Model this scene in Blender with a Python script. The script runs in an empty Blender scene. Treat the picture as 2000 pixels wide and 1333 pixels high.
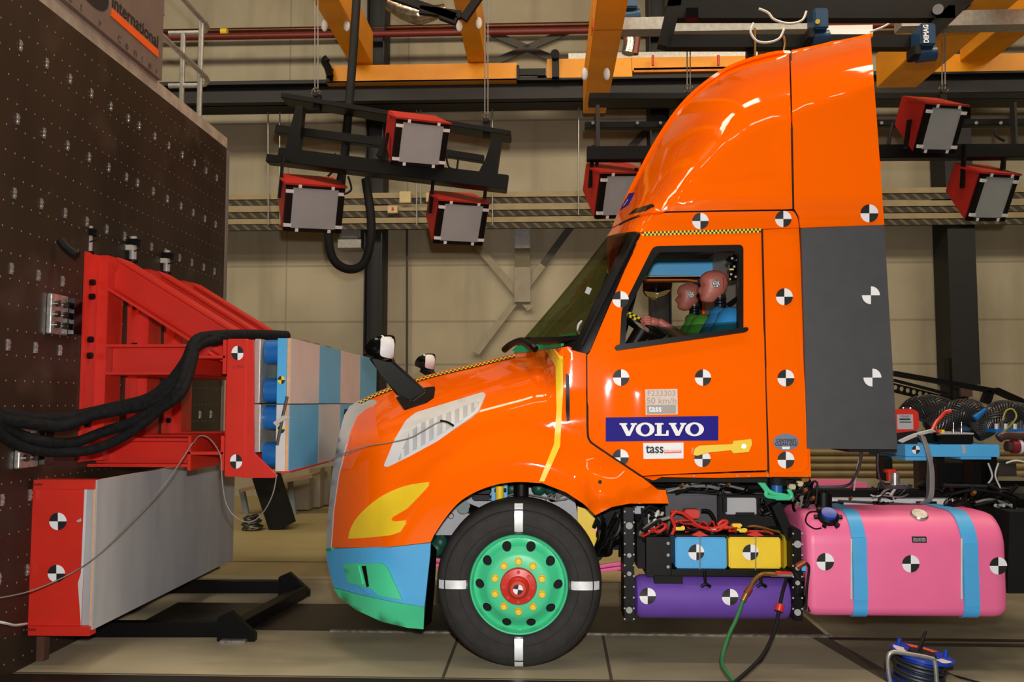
import bpy, bmesh, math, random
from math import pi, sin, cos, tan, atan2, radians, sqrt, hypot
from mathutils import Vector, Matrix
from mathutils.geometry import delaunay_2d_cdt
random.seed(7)
S = bpy.context.scene
COL = S.collection
# ---------------------------------------------------------------- camera
FPX = 1700.0                       # focal length in pixels of the 2000x1333 frame
CAM = Vector((0, 0, 1.63)); YAW = radians(2.354); PIT = radians(3.987)
cd = bpy.data.cameras.new('camera'); cd.sensor_width = 36; cd.lens = FPX / 2000 * 36
cd.clip_end = 200
co = bpy.data.objects.new('camera', cd); COL.objects.link(co)
co.location = CAM; co.rotation_euler = (pi / 2 + PIT, 0, YAW); S.camera = co
# ---------------------------------------------------------------- world, lights, exposure
S.view_settings.view_transform = 'Standard'; S.view_settings.look = 'None'
S.view_settings.exposure = 0.0; S.view_settings.gamma = 1; S.view_settings.use_curve_mapping = False
w = bpy.data.worlds.new('hall_ambient'); S.world = w; w.use_nodes = True
w.node_tree.nodes['Background'].inputs[0].default_value = (1.0, .86, .66, 1)
w.node_tree.nodes['Background'].inputs[1].default_value = 0.05

def lamp(name, kind, loc, energy, color, size=.1, size_y=None, target=None):
    d = bpy.data.lights.new(name, kind); d.energy = energy; d.color = color
    if kind == 'AREA':
        d.size = size
        if size_y: d.shape = 'RECTANGLE'; d.size_y = size_y
    else: d.shadow_soft_size = size
    o = bpy.data.objects.new(name, d); COL.objects.link(o); o.location = loc
    if target is not None:
        o.rotation_euler = (Vector(target) - Vector(loc)).to_track_quat('-Z', 'Y').to_euler()
    return o
# the photographer's flash, just above the lens
lamp('camera_flash', 'POINT', (.06, -.05, 1.90), 980, (1, .98, .96), .05)
# rows of hall tube lights under the roof
WARM = (1, .87, .66)
for x, y, e in ((-6, 2.6, 90), (0, 2.6, 100), (6, 2.6, 90), (-7, 6.6, 380), (-1, 6.6, 400), (5, 6.6, 400), (11, 6.6, 320)):
    lamp('hall_tube_light', 'AREA', (x, y, 9.6), e, WARM, 4.5, 1.4 if y > 5 else .3, (x, y + (4 if y > 5 else .6), 0))
# ---------------------------------------------------------------- pixel <-> place
_r = Vector((cos(YAW), sin(YAW), 0)); _f = Vector((-sin(YAW) * cos(PIT), cos(YAW) * cos(PIT), sin(PIT))); _u = _r.cross(_f)
def ray(px, py): return _f + _r * ((px - 1000) / FPX) - _u * ((py - 666.5) / FPX)
def W(px, py, Y): d = ray(px, py); return CAM + d * (Y / d.y)
def WX(px, py, X): d = ray(px, py); return CAM + d * (X / d.x)
def WZ(px, py, Z=0): d = ray(px, py); return CAM + d * ((Z - CAM.z) / d.z)
# ---------------------------------------------------------------- materials
def lin(c):
    c /= 255.0
    return c / 12.92 if c <= .04045 else ((c + .055) / 1.055) ** 2.4
def rgb(c): return (lin(c[0]), lin(c[1]), lin(c[2]), 1)
_M = {}
def mat(name, c, rough=.5, metal=0, var=.08, scale=6, coat=0, bump=0, c2=None, spec=.5, stretch=None):
    if name in _M: return _M[name]
    m = bpy.data.materials.new(name); m.use_nodes = True; n = m.node_tree; L = n.links
    b = n.nodes['Principled BSDF']
    b.inputs['Roughness'].default_value = rough; b.inputs['Metallic'].default_value = metal
    b.inputs['Coat Weight'].default_value = coat; b.inputs['Coat Roughness'].default_value = .04
    b.inputs['Specular IOR Level'].default_value = spec
    tc = n.nodes.new('ShaderNodeTexCoord'); nz = n.nodes.new('ShaderNodeTexNoise')
    nz.inputs['Scale'].default_value = scale; nz.inputs['Detail'].default_value = 5
    src = tc.outputs['Object']
    if stretch:
        mp = n.nodes.new('ShaderNodeMapping'); mp.inputs['Scale'].default_value = stretch
        L.new(src, mp.inputs[0]); src = mp.outputs[0]
    L.new(src, nz.inputs['Vector'])
    rp = n.nodes.new('ShaderNodeValToRGB'); a = rgb(c)
    lo = rgb(c2) if c2 else tuple(x * (1 - var) for x in a[:3]) + (1,)
    hi = a if c2 else tuple(min(1, x * (1 + var)) for x in a[:3]) + (1,)
    rp.color_ramp.elements[0].color = lo; rp.color_ramp.elements[1].color = hi
    rp.color_ramp.elements[0].position = .35; rp.color_ramp.elements[1].position = .65
    L.new(nz.outputs[0], rp.inputs[0]); L.new(rp.outputs[0], b.inputs['Base Color'])
    if bump:
        bp = n.nodes.new('ShaderNodeBump'); bp.inputs['Strength'].default_value = bump; bp.inputs['Distance'].default_value = .01
        L.new(nz.outputs[0], bp.inputs['Height']); L.new(bp.outputs[0], b.inputs['Normal'])
    _M[name] = m; return m
def glass(name, tint, gloss=.06):
    m = bpy.data.materials.new(name); m.use_nodes = True; n = m.node_tree; n.nodes.clear(); L = n.links
    o = n.nodes.new('ShaderNodeOutputMaterial'); t = n.nodes.new('ShaderNodeBsdfTransparent'); g = n.nodes.new('ShaderNodeBsdfGlossy')
    t.inputs[0].default_value = rgb(tint); g.inputs['Roughness'].default_value = .02
    mx = n.nodes.new('ShaderNodeMixShader')
    mx.inputs[0].default_value = gloss; L.new(t.outputs[0], mx.inputs[1]); L.new(g.outputs[0], mx.inputs[2]); L.new(mx.outputs[0], o.inputs[0])
    _M[name] = m; return m
ORANGE = mat('orange_paint', (255, 102, 0), .055, var=.015, scale=2, spec=.3)
RED = mat('red_steel_paint', (206, 42, 28), .38, var=.05, scale=4)
REDP = mat('red_lamp_paint', (164, 34, 28), .4, var=.05)
BLACK = mat('black_paint', (10, 9, 9), .45, var=.2, spec=.22)
BLACKM = mat('matte_black', (14, 13, 13), .7, var=.25, spec=.3)
BLACKG = mat('gloss_black', (8, 8, 8), .12, var=.1)
STEELD = mat('dark_steel_column', (21, 20, 21), .6, var=.15)
GREY = mat('grey_trim', (64, 64, 67), .55, var=.06, scale=9)
TYRE = mat('tyre_rubber', (47, 45, 43), .75, var=.14, scale=14, bump=.12, spec=.3)
GREEN = mat('green_paint', (74, 206, 150), .4, var=.04)
BLUE = mat('sky_blue_paint', (78, 170, 226), .45, var=.03)
BLUED = mat('cell_blue', (20, 98, 170), .35, var=.08)
BLUER = mat('reel_blue', (24, 62, 170), .35, var=.08)
YELLOW = mat('yellow_paint', (242, 204, 40), .42, var=.04)
CRANE = mat('crane_yellow', (240, 156, 12), .5, var=.08, scale=2)
PINK = mat('pink_paint', (242, 112, 158), .42, var=.03, scale=3)
PURPLE = mat('purple_paint', (108, 72, 166), .62, var=.04, spec=.25)
WHITE = mat('white_paint', (226, 224, 226), .5, var=.03)
OFFW = mat('white_plastic', (205, 203, 203), .5, var=.04)
LGREY = mat('light_grey', (170, 170, 173), .55, var=.06, stretch=(1, 1, .25))
WOODP = mat('painted_wood_grey', (192, 184, 182), .6, var=.05, scale=3)
BLUEW = mat('painted_wood_blue', (96, 166, 208), .6, var=.05, scale=3)
WOOD = mat('plywood_edge', (222, 168, 120), .7, var=.08, scale=20)
ALU = mat('aluminium', (205, 200, 192), .35, .6, var=.1, scale=12)
CHROME = mat('chrome', (220, 220, 220), .12, 1, var=.04)
GALV = mat('galvanised', (160, 158, 152), .4, .6, var=.12, scale=20)
TAPE = mat('reflective_tape', (228, 230, 232), .4, .3, var=.06, scale=30)
MARKB = mat('marker_black', (22, 21, 22), .6, var=.05)
MARKW = mat('marker_white', (238, 236, 238), .55, var=.02)
MARKY = mat('marker_yellow', (232, 206, 30), .55, var=.02)
NAVY = mat('navy_sticker', (30, 20, 130), .6, var=.03, spec=.15)
SKINM = mat('dummy_vinyl', (176, 98, 84), .45, var=.06, scale=8)
SHIRTB = mat('blue_cotton', (40, 136, 198), .85, var=.1, scale=5, bump=.3)
SHIRTG = mat('green_cotton', (78, 150, 46), .85, var=.1, scale=5, bump=.3)
HALLBEIGE = mat('beige_steel', (150, 134, 100), .5, .2, var=.08)
PIPER = mat('red_pipe', (112, 34, 26), .45, var=.1)
BRASS = mat('brass', (170, 120, 60), .35, .7)
GREENH = mat('green_hose', (44, 112, 62), .5, var=.06)
CLAMP = mat('clamp_steel', (190, 188, 184), .3, .8, var=.25, scale=30)
BOLT = mat('zinc_bolt', (128, 126, 122), .55, .2)
WIRE = mat('grey_wire', (120, 116, 112), .5)
CABLEW = mat('white_cable', (205, 200, 194), .5)
LENS = mat('frosted_lens', (160, 165, 168), .45, var=.06, scale=3)
BROWNW = None
BUNDLE = mat('taped_bundle', (15, 15, 17), .8, var=.45, scale=26, bump=.9, spec=.2)
MOTORB = mat('motor_blue', (28, 62, 92), .4, var=.08)
TANGREEN = mat('engine_green', (24, 74, 60), .45, var=.1)
MESHB = mat('net_sleeve', (14, 14, 14), .45, var=.3, scale=40)
BEIGEC = mat('beige_cloth', (196, 186, 176), .8, var=.05)
FOIL = mat('foil_duct', (170, 160, 146), .25, .9, var=.2, scale=18, bump=.6)
ORG2 = mat('orange_mark', (222, 88, 20), .5, var=.03)
DASHG = mat('dash_green', (38, 150, 104), .5, var=.05)
TAN = mat('tan_edge', (170, 138, 110), .6, var=.05)
GLASSW = glass('windscreen_glass', (172, 180, 146), .08); GLASSD = glass('door_glass', (200, 214, 204), .05)
# ---------------------------------------------------------------- mesh builder
_C = {}
class MB:
    def __init__(s): s.v = []; s.f = []; s.m = []
    def add(s, vs, fs, mi=0):
        k = len(s.v); s.v += [Vector(p) for p in vs]; s.f += [tuple(i + k for i in f) for f in fs]; s.m += [mi] * len(fs); return s
    def box(s, a, b, mi=0):
        x0, x1 = sorted((a[0], b[0])); y0, y1 = sorted((a[1], b[1])); z0, z1 = sorted((a[2], b[2]))
        return s.add([(x, y, z) for x in (x0, x1) for y in (y0, y1) for z in (z0, z1)],
                     [(0, 1, 3, 2), (4, 6, 7, 5), (0, 4, 5, 1), (2, 3, 7, 6), (0, 2, 6, 4), (1, 5, 7, 3)], mi)
    def bar(s, p, q, w, h, up=(0, 0, 1), mi=0):
        p = Vector(p); q = Vector(q); d = (q - p).normalized(); a = d.cross(Vector(up))
        a = a.normalized() if a.length > 1e-4 else Vector((1, 0, 0)); u = a.cross(d).normalized()
        vs = [e + a * (i * w / 2) + u * (j * h / 2) for e in (p, q) for i, j in ((-1, -1), (1, -1), (1, 1), (-1, 1))]
        return s.add(vs, [(0, 1, 2, 3), (7, 6, 5, 4), (0, 4, 5, 1), (1, 5, 6, 2), (2, 6, 7, 3), (3, 7, 4, 0)], mi)
    def ibeam(s, p, q, w, h, t=.015, up=(0, 0, 1), mi=0):
        p = Vector(p); q = Vector(q); d = (q - p).normalized(); a = d.cross(Vector(up)).normalized(); u = a.cross(d).normalized()
        for k in (-1, 1): s.bar(p + u * k * (h / 2 - t / 2), q + u * k * (h / 2 - t / 2), w, t, up, mi)
        return s.bar(p, q, t * .8, h - 2 * t, up, mi)
    def tube(s, pts, r, n=8, sp=6, closed=False, mi=0, cap=True):
        pts = [Vector(p) for p in pts]; rr = r if isinstance(r, (list, tuple)) else [r] * len(pts)
        if sp and len(pts) > 2:
            P = []; R = []; m = len(pts); rng = range(m if closed else m - 1)
            g = (lambda i: pts[i % m]) if closed else (lambda i: pts[max(0, min(m - 1, i))])
            for i in rng:
                for k in range(sp):
                    t = k / sp; a, b, c, d = g(i - 1), g(i), g(i + 1), g(i + 2)
                    P.append(.5 * (2 * b + (c - a) * t + (2 * a - 5 * b + 4 * c - d) * t * t + (3 * b - a - 3 * c + d) * t ** 3))
                    R.append(rr[i] * (1 - t) + rr[(i + 1) % m] * t)
            if not closed: P.append(pts[-1]); R.append(rr[-1])
            pts, rr = P, R
        m = len(pts); k0 = len(s.v); prev = None; vs = []
        for i, p in enumerate(pts):
            t = (pts[(i + 1) % m] - pts[i - 1]) if closed else (pts[min(m - 1, i + 1)] - pts[max(0, i - 1)])
            t = t.normalized() if t.length > 1e-9 else Vector((1, 0, 0))
            if prev is None:
                a = t.cross(Vector((0, 0, 1)))
                if a.length < .05: a = t.cross(Vector((0, 1, 0)))
            else: a = prev - t * prev.dot(t)
            a.normalize(); prev = a; b = t.cross(a)
            vs += [p + (a * cos(2 * pi * j / n) + b * sin(2 * pi * j / n)) * rr[i] for j in range(n)]
        fs = []
        for i in range(m if closed else m - 1):
            o1, o2 = i * n, ((i + 1) % m) * n
            fs += [(o1 + j, o1 + (j + 1) % n, o2 + (j + 1) % n, o2 + j) for j in range(n)]
        if cap and not closed: fs += [tuple(range(n - 1, -1, -1)), tuple((m - 1) * n + j for j in range(n))]
        return s.add(vs, fs, mi)
    def cyl(s, p, q, r, r2=None, n=24, mi=0): return s.tube([p, q], [r, r if r2 is None else r2], n, 0, mi=mi)
    def lathe(s, prof, o, ax=(0, 1, 0), n=48, mi=0, up=(0, 0, 1), closed=False):
        o = Vector(o); ax = Vector(ax).normalized(); a = ax.cross(Vector(up)); a = a.normalized() if a.length > .01 else Vector((1, 0, 0)); b = ax.cross(a)
        vs = [o + ax * h + (a * cos(2 * pi * j / n) + b * sin(2 * pi * j / n)) * r for r, h in prof for j in range(n)]
        m = len(prof); fs = []
        for i in range(m if closed else m - 1):
            k = (i + 1) % m; fs += [(i * n + j, i * n + (j + 1) % n, k * n + (j + 1) % n, k * n + j) for j in range(n)]
        return s.add(vs, fs, mi)
    def ball(s, c, r, n=16, mi=0):
        c = Vector(c); r = r if isinstance(r, (tuple, list)) else (r, r, r); vs = []; fs = []; m = n // 2
        for i in range(m + 1):
            for j in range(n):
                th = pi * i / m; vs.append(c + Vector((r[0] * sin(th) * cos(2 * pi * j / n), r[1] * sin(th) * sin(2 * pi * j / n), r[2] * cos(th))))
        for i in range(m): fs += [(i * n + j, (i + 1) * n + j, (i + 1) * n + (j + 1) % n, i * n + (j + 1) % n) for j in range(n)]
        return s.add(vs, fs, mi)
    def prism(s, pts, ex, mi=0):
        pts = [Vector(p) for p in pts]; ex = Vector(ex); n = len(pts)
        return s.add(pts + [p + ex for p in pts], [tuple(range(n)), tuple(range(2 * n - 1, n - 1, -1))] + [(i, i + n, (i + 1) % n + n, (i + 1) % n) for i in range(n)], mi)
    def build(s, name, m, parent=None, ang=35, bev=0):
        me = bpy.data.meshes.new(name); c = Vector((0, 0, 0))
        if s.v:
            lo = [min(p[i] for p in s.v) for i in range(3)]; hi = [max(p[i] for p in s.v) for i in range(3)]
            c = Vector(((lo[0] + hi[0]) / 2, (lo[1] + hi[1]) / 2, lo[2]))
        me.from_pydata([p - c for p in s.v], [], s.f)
        for mm in (m if isinstance(m, (list, tuple)) else [m]): me.materials.append(mm)
        me.polygons.foreach_set('material_index', s.m)
        bm = bmesh.new(); bm.from_mesh(me); bmesh.ops.remove_doubles(bm, verts=bm.verts, dist=1e-5)
        bmesh.ops.recalc_face_normals(bm, faces=bm.faces)
        if bev:
            es = [e for e in bm.edges if len(e.link_faces) == 2 and e.calc_face_angle(0) > .6]
            bmesh.ops.bevel(bm, geom=es, offset=bev, segments=2, affect='EDGES', clamp_overlap=True)
        bm.to_mesh(me); bm.free()
        me.polygons.foreach_set('use_smooth', [True] * len(me.polygons)); me.set_sharp_from_angle(angle=radians(ang))
        o = bpy.data.objects.new(name, me); COL.objects.link(o); o.location = c; _C[o] = c
        if parent: o.parent = parent; o.matrix_parent_inverse = Matrix.Translation(-_C[parent])
        return o
def thing(name, label, cat, loc, group=None, kind=None):
    o = bpy.data.objects.new(name, None); COL.objects.link(o); o.location = loc; _C[o] = Vector(loc); o.empty_display_size = .1
    tag(o, label, cat, group, kind); return o
def tag(o, label=None, cat=None, group=None, kind=None):
    if label: o['label'] = label
    if cat: o['category'] = cat
    if group: o['group'] = group
    if kind: o['kind'] = kind
    return o
def struct(o): o['kind'] = 'structure'; return o
def dup(root, d, label=None):
    def cp(o, par):
        c = o.copy(); COL.objects.link(c)
        if par: c.parent = par
        _C[c] = _C[o]
        for k in [x for x in COL.objects if x.parent == o]: cp(k, c)
        return c
    r = cp(root, None); r.location = root.location + Vector(d)
    if label: r['label'] = label
    return r
# ---------------------------------------------------------------- curves and skins in the photograph's frame, each at its own depth
def sp(pts, k=6):
    out = []; n = len(pts); g = lambda i: pts[max(0, min(n - 1, i))]
    for i in range(n - 1):
        a, b, c, d = g(i - 1), g(i), g(i + 1), g(i + 2)
        for q in range(k):
            t = q / k
            out.append(tuple(.5 * (2 * b[j] + (c[j] - a[j]) * t + (2 * a[j] - 5 * b[j] + 4 * c[j] - d[j]) * t * t + (3 * b[j] - a[j] - 3 * c[j] + d[j]) * t ** 3) for j in range(len(b))))
    return out + [pts[-1]]
def rp(pts, r, k=5):
    out = []; n = len(pts)
    for i in range(n):
        p, a, b = Vector(pts[i]), Vector(pts[i - 1]), Vector(pts[(i + 1) % n]); rr = min(r, (a - p).length * .45, (b - p).length * .45)
        s, e = p + (a - p).normalized() * rr, p + (b - p).normalized() * rr
        for q in range(k + 1): t = q / k; x = s * (1 - t) ** 2 + p * 2 * t * (1 - t) + e * t * t; out.append((x.x, x.y))
    return out
def inside(x, y, poly):
    c = False; n = len(poly); j = n - 1
    for i in range(n):
        xi, yi = poly[i]; xj, yj = poly[j]
        if (yi > y) != (yj > y) and x < (xj - xi) * (y - yi) / (yj - yi) + xi: c = not c
        j = i
    return c
def pdist(x, y, poly, closed=True):
    best = 1e9; n = len(poly)
    for i in range(n if closed else n - 1):
        ax, ay = poly[i]; bx, by = poly[(i + 1) % n]; dx, dy = bx - ax, by - ay; L = dx * dx + dy * dy
        t = 0 if L == 0 else max(0, min(1, ((x - ax) * dx + (y - ay) * dy) / L)); best = min(best, (x - ax - t * dx) ** 2 + (y - ay - t * dy) ** 2)
    return sqrt(best)
YC = 6.65                          # the truck's centre line
def flat(Y): return lambda x, y: Y
def skin(outline, yf, holes=(), step=24, th=.02, mirror=False, mi=0, mb=None, off=0, extra=(), skip=None):
    mb = mb or MB(); loops = []
    for lp in [outline] + list(holes):
        o = []
        for i in range(len(lp)):
            a, b = lp[i], lp[(i + 1) % len(lp)]; L = hypot(b[0] - a[0], b[1] - a[1]); k = max(1, int(math.ceil(L / step)))
            if L < .05: continue
            o += [(a[0] + (b[0] - a[0]) * q / k, a[1] + (b[1] - a[1]) * q / k) for q in range(k)]
        loops.append(o)
    vs = []; es = []
    for o in loops:
        k = len(vs); vs += o; es += [(k + i, k + (i + 1) % len(o)) for i in range(len(o))]
    nb_ = len(vs); xs = [p[0] for p in loops[0]]; ys = [p[1] for p in loops[0]]
    x = min(xs) + step / 2; row = 0
    while x < max(xs):
        y = min(ys) + step * (.25 if row % 2 else .75)
        while y < max(ys):
            if inside(x, y, loops[0]) and not any(inside(x, y, h) for h in loops[1:]) and all(pdist(x, y, l) > step * .4 for l in loops): vs.append((x, y))
            y += step
        x += step * .9; row += 1
    if skip: vs = vs[:nb_] + [p for p in vs[nb_:] if not skip(*p)]
    vs += [p for p in extra if inside(p[0], p[1], loops[0]) and pdist(p[0], p[1], loops[0]) > 2.2]
    r = delaunay_2d_cdt([Vector(p) for p in vs], es, [], 0, 1e-4)
    V2 = r[0]; F = []
    for f in r[2]:
        cx = sum(V2[i][0] for i in f) / len(f); cy = sum(V2[i][1] for i in f) / len(f)
        if inside(cx, cy, loops[0]) and not any(inside(cx, cy, h) for h in loops[1:]): F.append(tuple(f))
    V3 = [W(p[0], p[1], yf(p[0], p[1]) - off) for p in V2]
    bm = bmesh.new(); bv = [bm.verts.new(p) for p in V3]
    for f in F:
        try: bm.faces.new([bv[i] for i in f])
        except ValueError: pass
    if mirror == 2:
        for v in bm.verts: v.co.y = 2 * YC - v.co.y
        bmesh.ops.reverse_faces(bm, faces=bm.faces)
    elif mirror:
        b2 = [bm.verts.new((p.x, 2 * YC - p.y, p.z)) for p in V3]
        for f in F:
            try: bm.faces.new([b2[i] for i in reversed(f)])
            except ValueError: pass
    bmesh.ops.delete(bm, geom=[v for v in bm.verts if not v.link_faces], context='VERTS')
    bmesh.ops.remove_doubles(bm, verts=bm.verts, dist=2e-4); bm.normal_update()
    a = sum((f.normal.y * f.calc_area() * (1 if f.calc_center_median().y < YC or not mirror else -1) for f in bm.faces))
    if a > 0: bmesh.ops.reverse_faces(bm, faces=bm.faces); bm.normal_update()
    bm.verts.index_update(); n = len(bm.verts)
    vv = [v.co.copy() for v in bm.verts] + [v.co - v.normal * th for v in bm.verts]
    ff = [tuple(v.index for v in f.verts) for f in bm.faces]; fb = [tuple(i + n for i in reversed(f)) for f in ff]
    sd = []
    for e in bm.edges:
        if len(e.link_faces) == 1:
            l = e.link_loops[0]; i, j = l.vert.index, l.link_loop_next.vert.index; sd.append((j, i, i + n, j + n))
    bm.free(); mb.add(vv, ff + fb + sd, mi); return mb
def pair(name, m, parent, ang, *a, **k):
    """a panel on the near side and its twin on the far side"""
    k['mirror'] = False; o = skin(*a, **k).build(name, m, parent, ang); k['mirror'] = 2; skin(*a, **k).build(name, m, parent, ang); return o
def disc(mb, f, n=32, r0=0, r1=1, a0=0, a1=2 * pi, mi=0, nr=3):
    k = max(2, int(n * (a1 - a0) / (2 * pi))); vs = []; fs = []
    for i in range(nr + 1):
        for j in range(k + 1): r = r0 + (r1 - r0) * i / nr; a = a0 + (a1 - a0) * j / k; vs.append(f(r * cos(a), r * sin(a)))
    for i in range(nr):
        for j in range(k): q = i * (k + 1) + j; fs.append((q, q + 1, q + k + 2, q + k + 1))
    mb.add(vs, fs, mi)
def marker(px, py, r, yf, parent, flip=0, white=False, xmax=1e9, ymin=-1e9, mats=None, off=.006, name='target_marker', asp=1):
    mb = MB(); yf = yf if callable(yf) else flat(yf)
    def g(u, v): x = min(px + u * r * asp, xmax); y = max(py - v * r, ymin); return W(x, y, yf(x, y) - off)
    for q in range(4):
        dark = (q % 2 == 1) ^ bool(flip)
        if white and dark: continue
        disc(mb, g, 32, 0, 1, q * pi / 2, (q + 1) * pi / 2, 0 if dark else 1)
    return mb.build(name, mats or [MARKB, MARKW], parent, 180)
def checker(pts, wd, n, yf, parent, name='checker_tape', off=.006, mats=None, rows=2, nrm=None):
    P = [Vector(p) for p in pts]; L = [0]
    for i in range(len(P) - 1): L.append(L[-1] + (P[i + 1] - P[i]).length)
    def at(t):
        d = t * L[-1]; i = max(k for k in range(len(P) - 1) if L[k] <= d + 1e-6); u = (d - L[i]) / (L[i + 1] - L[i]); q = P[i].lerp(P[i + 1], u); t_ = (P[i + 1] - P[i]).normalized(); return q, Vector((-t_.y, t_.x))
    mb = MB()
    for i in range(n):
        for j in range(rows):
            vs = []
            for a, b in ((i, j), (i + 1, j), (i + 1, j + 1), (i, j + 1)):
                q, nn = at(a / n); x = q + (nn if nrm is None else Vector(nrm)) * (b / rows - .5) * wd; vs.append(W(x.x, x.y, yf(x.x, x.y) - off))
            mb.add(vs, [(0, 1, 2, 3)], (i + j) % 2)
    return mb.build(name, mats or [MARKB, MARKY], parent, 180)
def textmesh(body, f, mb=None, mi=0, bold=0, spacing=1):
    """letters mapped from a unit box (u right, v up) by f"""
    c = bpy.data.curves.new('t', 'FONT'); c.body = body; c.size = 1; c.offset = bold; c.space_character = spacing
    o = bpy.data.objects.new('t', c); COL.objects.link(o); dg = bpy.context.evaluated_depsgraph_get(); me = bpy.data.meshes.new_from_object(o.evaluated_get(dg))
    xs = [v.co.x for v in me.vertices]; ys = [v.co.y for v in me.vertices]; x0, x1, y0, y1 = min(xs), max(xs), min(ys), max(ys)
    mb = mb or MB(); mb.add([f((v.co.x - x0) / (x1 - x0), (v.co.y - y0) / (y1 - y0)) for v in me.vertices], [tuple(p.vertices) for p in me.polygons], mi)
    bpy.data.objects.remove(o); bpy.data.curves.remove(c); bpy.data.meshes.remove(me); return mb
def textpx(body, x0, y0, x1, y1, yf, off=.008, **k):
    yf = yf if callable(yf) else flat(yf)
    def f(u, v): x = x0 + (x1 - x0) * u; y = y1 + (y0 - y1) * v; return W(x, y, yf(x, y) - off)
    return textmesh(body, f, **k)
def lerp_tab(t, x):
    if x <= t[0][0]: return t[0][1]
    for (a, b), (c, d) in zip(t, t[1:]):
        if x <= c: return b + (d - b) * (x - a) / (c - a)
    return t[-1][1]
def sst(a, b, x): t = max(0, min(1, (x - a) / (b - a))); return t * t * (3 - 2 * t)
# ================================================================ THE HALL
YW = 15.0                           # back wall
def nodemat(name, rough, build, metal=0, spec=.5):
    m = bpy.data.materials.new(name); m.use_nodes = True; n = m.node_tree; b = n.nodes['Principled BSDF']
    b.inputs['Roughness'].default_value = rough; b.inputs['Metallic'].default_value = metal; b.inputs['Specular IOR Level'].default_value = spec
    def N(t, **k):
        x = n.nodes.new(t)
        for a, v in k.items(): setattr(x, a, v)
        return x
    def math_(op, a, b_=None):
        x = N('ShaderNodeMath', operation=op)
        for i, q in enumerate((a, b_)):
            if q is None: continue
            if isinstance(q, (int, float)): x.inputs[i].default_value = q
            else: n.links.new(q, x.inputs[i])
        return x.outputs[0]
    def mix(f, a, c):
        x = N('ShaderNodeMix', data_type='RGBA')
        for i, q in ((0, f), (6, a), (7, c)):
            if isinstance(q, tuple): x.inputs[i].default_value = q
            elif isinstance(q, (int, float)): x.inputs[i].default_value = q
            else: n.links.new(q, x.inputs[i])
        return x.outputs[2]
    def noise(vec, sc, det=5, st=None):
        x = N('ShaderNodeTexNoise'); x.inputs['Scale'].default_value = sc; x.inputs['Detail'].default_value = det
        if st: mp = N('ShaderNodeMapping'); mp.inputs['Scale'].default_value = st; n.links.new(vec, mp.inputs[0]); vec = mp.outputs[0]
        n.links.new(vec, x.inputs['Vector']); return x.outputs[0]
    def ramp(f, lo, hi):
        x = N('ShaderNodeMapRange'); x.inputs[1].default_value = lo; x.inputs[2].default_value = hi; n.links.new(f, x.inputs[0]); return x.outputs[0]
    pos = N('ShaderNodeNewGeometry').outputs['Position']; se = N('ShaderNodeSeparateXYZ'); n.links.new(pos, se.inputs[0])
    c = build(pos, se.outputs, math_, mix, noise, ramp); n.links.new(c, b.inputs['Base Color']); return m
def line(math_, v, at, hw): return math_('LESS_THAN', math_('ABSOLUTE', math_('SUBTRACT', v, at)), hw)
def wallb(pos, s, M, mix, noise, ramp):
    c = mix(ramp(noise(pos, .5, 6), .35, .65), rgb((158, 148, 124)), rgb((182, 172, 148)))
    c = mix(M('MULTIPLY', ramp(noise(pos, 1.2, 6, (1.6, 1, .16)), .5, .72), .42), c, rgb((118, 106, 84)))
    f = None
    for z in (W(650, 520, YW).z, W(650, 240, YW).z, W(650, 85, YW).z, W(1800, 625, YW).z, W(1800, 711, YW).z):
        l = line(M, s[2], z, .018); f = l if f is None else M('MAXIMUM', f, l)
    for x in (W(795, 500, YW).x, W(560, 500, YW).x, W(1905, 500, YW).x): f = M('MAXIMUM', f, line(M, s[0], x, .012))
    return mix(M('MULTIPLY', f, .38), c, rgb((80, 72, 56)))
struct(MB().box((-16, YW, -.2), (16, YW + .3, 13)).build('wall_back', nodemat('concrete_panels', .85, wallb)))
TY0, TY1 = WZ(1100, 1238).y, WZ(1100, 1186).y
def floorb(pos, s, M, mix, noise, ramp):
    c = mix(ramp(noise(pos, .7, 7), .35, .65), rgb((156, 146, 120)), rgb((176, 166, 138)))
    c = mix(M('MULTIPLY', ramp(noise(pos, 2.2, 8, (.35, 1, 1)), .52, .7), .40), c, rgb((84, 74, 58)))
    far = M('GREATER_THAN', s[1], 8.2); c = mix(M('MULTIPLY', far, .7), c, rgb((156, 138, 84)))
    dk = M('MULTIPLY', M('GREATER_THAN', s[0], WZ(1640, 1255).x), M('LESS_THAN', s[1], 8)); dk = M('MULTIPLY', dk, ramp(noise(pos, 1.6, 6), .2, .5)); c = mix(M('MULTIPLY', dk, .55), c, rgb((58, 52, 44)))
    f = None
    for y, hw in ((WZ(1000, 1327).y, .012), (WZ(560, 1098).y, .02), (WZ(560, 1133).y, .012)):
        l = line(M, s[1], y, hw); f = l if f is None else M('MAXIMUM', f, l)
    d0, d1 = WZ(895, 1245), WZ(862, 1333); g = (d1.x - d0.x) / (d1.y - d0.y)
    for p, q in ((WZ(895, 1245), WZ(862, 1333)), (WZ(1178, 1245), WZ(1195, 1333))):
        g = (q.x - p.x) / (q.y - p.y); v = M('SUBTRACT', s[0], M('MULTIPLY', M('SUBTRACT', s[1], p.y), g))
        f = M('MAXIMUM', f, M('MULTIPLY', line(M, v, p.x, .010), M('LESS_THAN', s[1], TY0)))
    p, q = WZ(1640, 1268), WZ(1752, 1333); g = (q.x - p.x) / (q.y - p.y); v = M('SUBTRACT', s[0], M('MULTIPLY', M('SUBTRACT', s[1], p.y), g))
    f = M('MAXIMUM', f, M('MULTIPLY', line(M, v, p.x, .06), M('LESS_THAN', s[1], TY0)))
    return mix(M('MULTIPLY', f, .8), c, rgb((40, 35, 29)))
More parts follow.
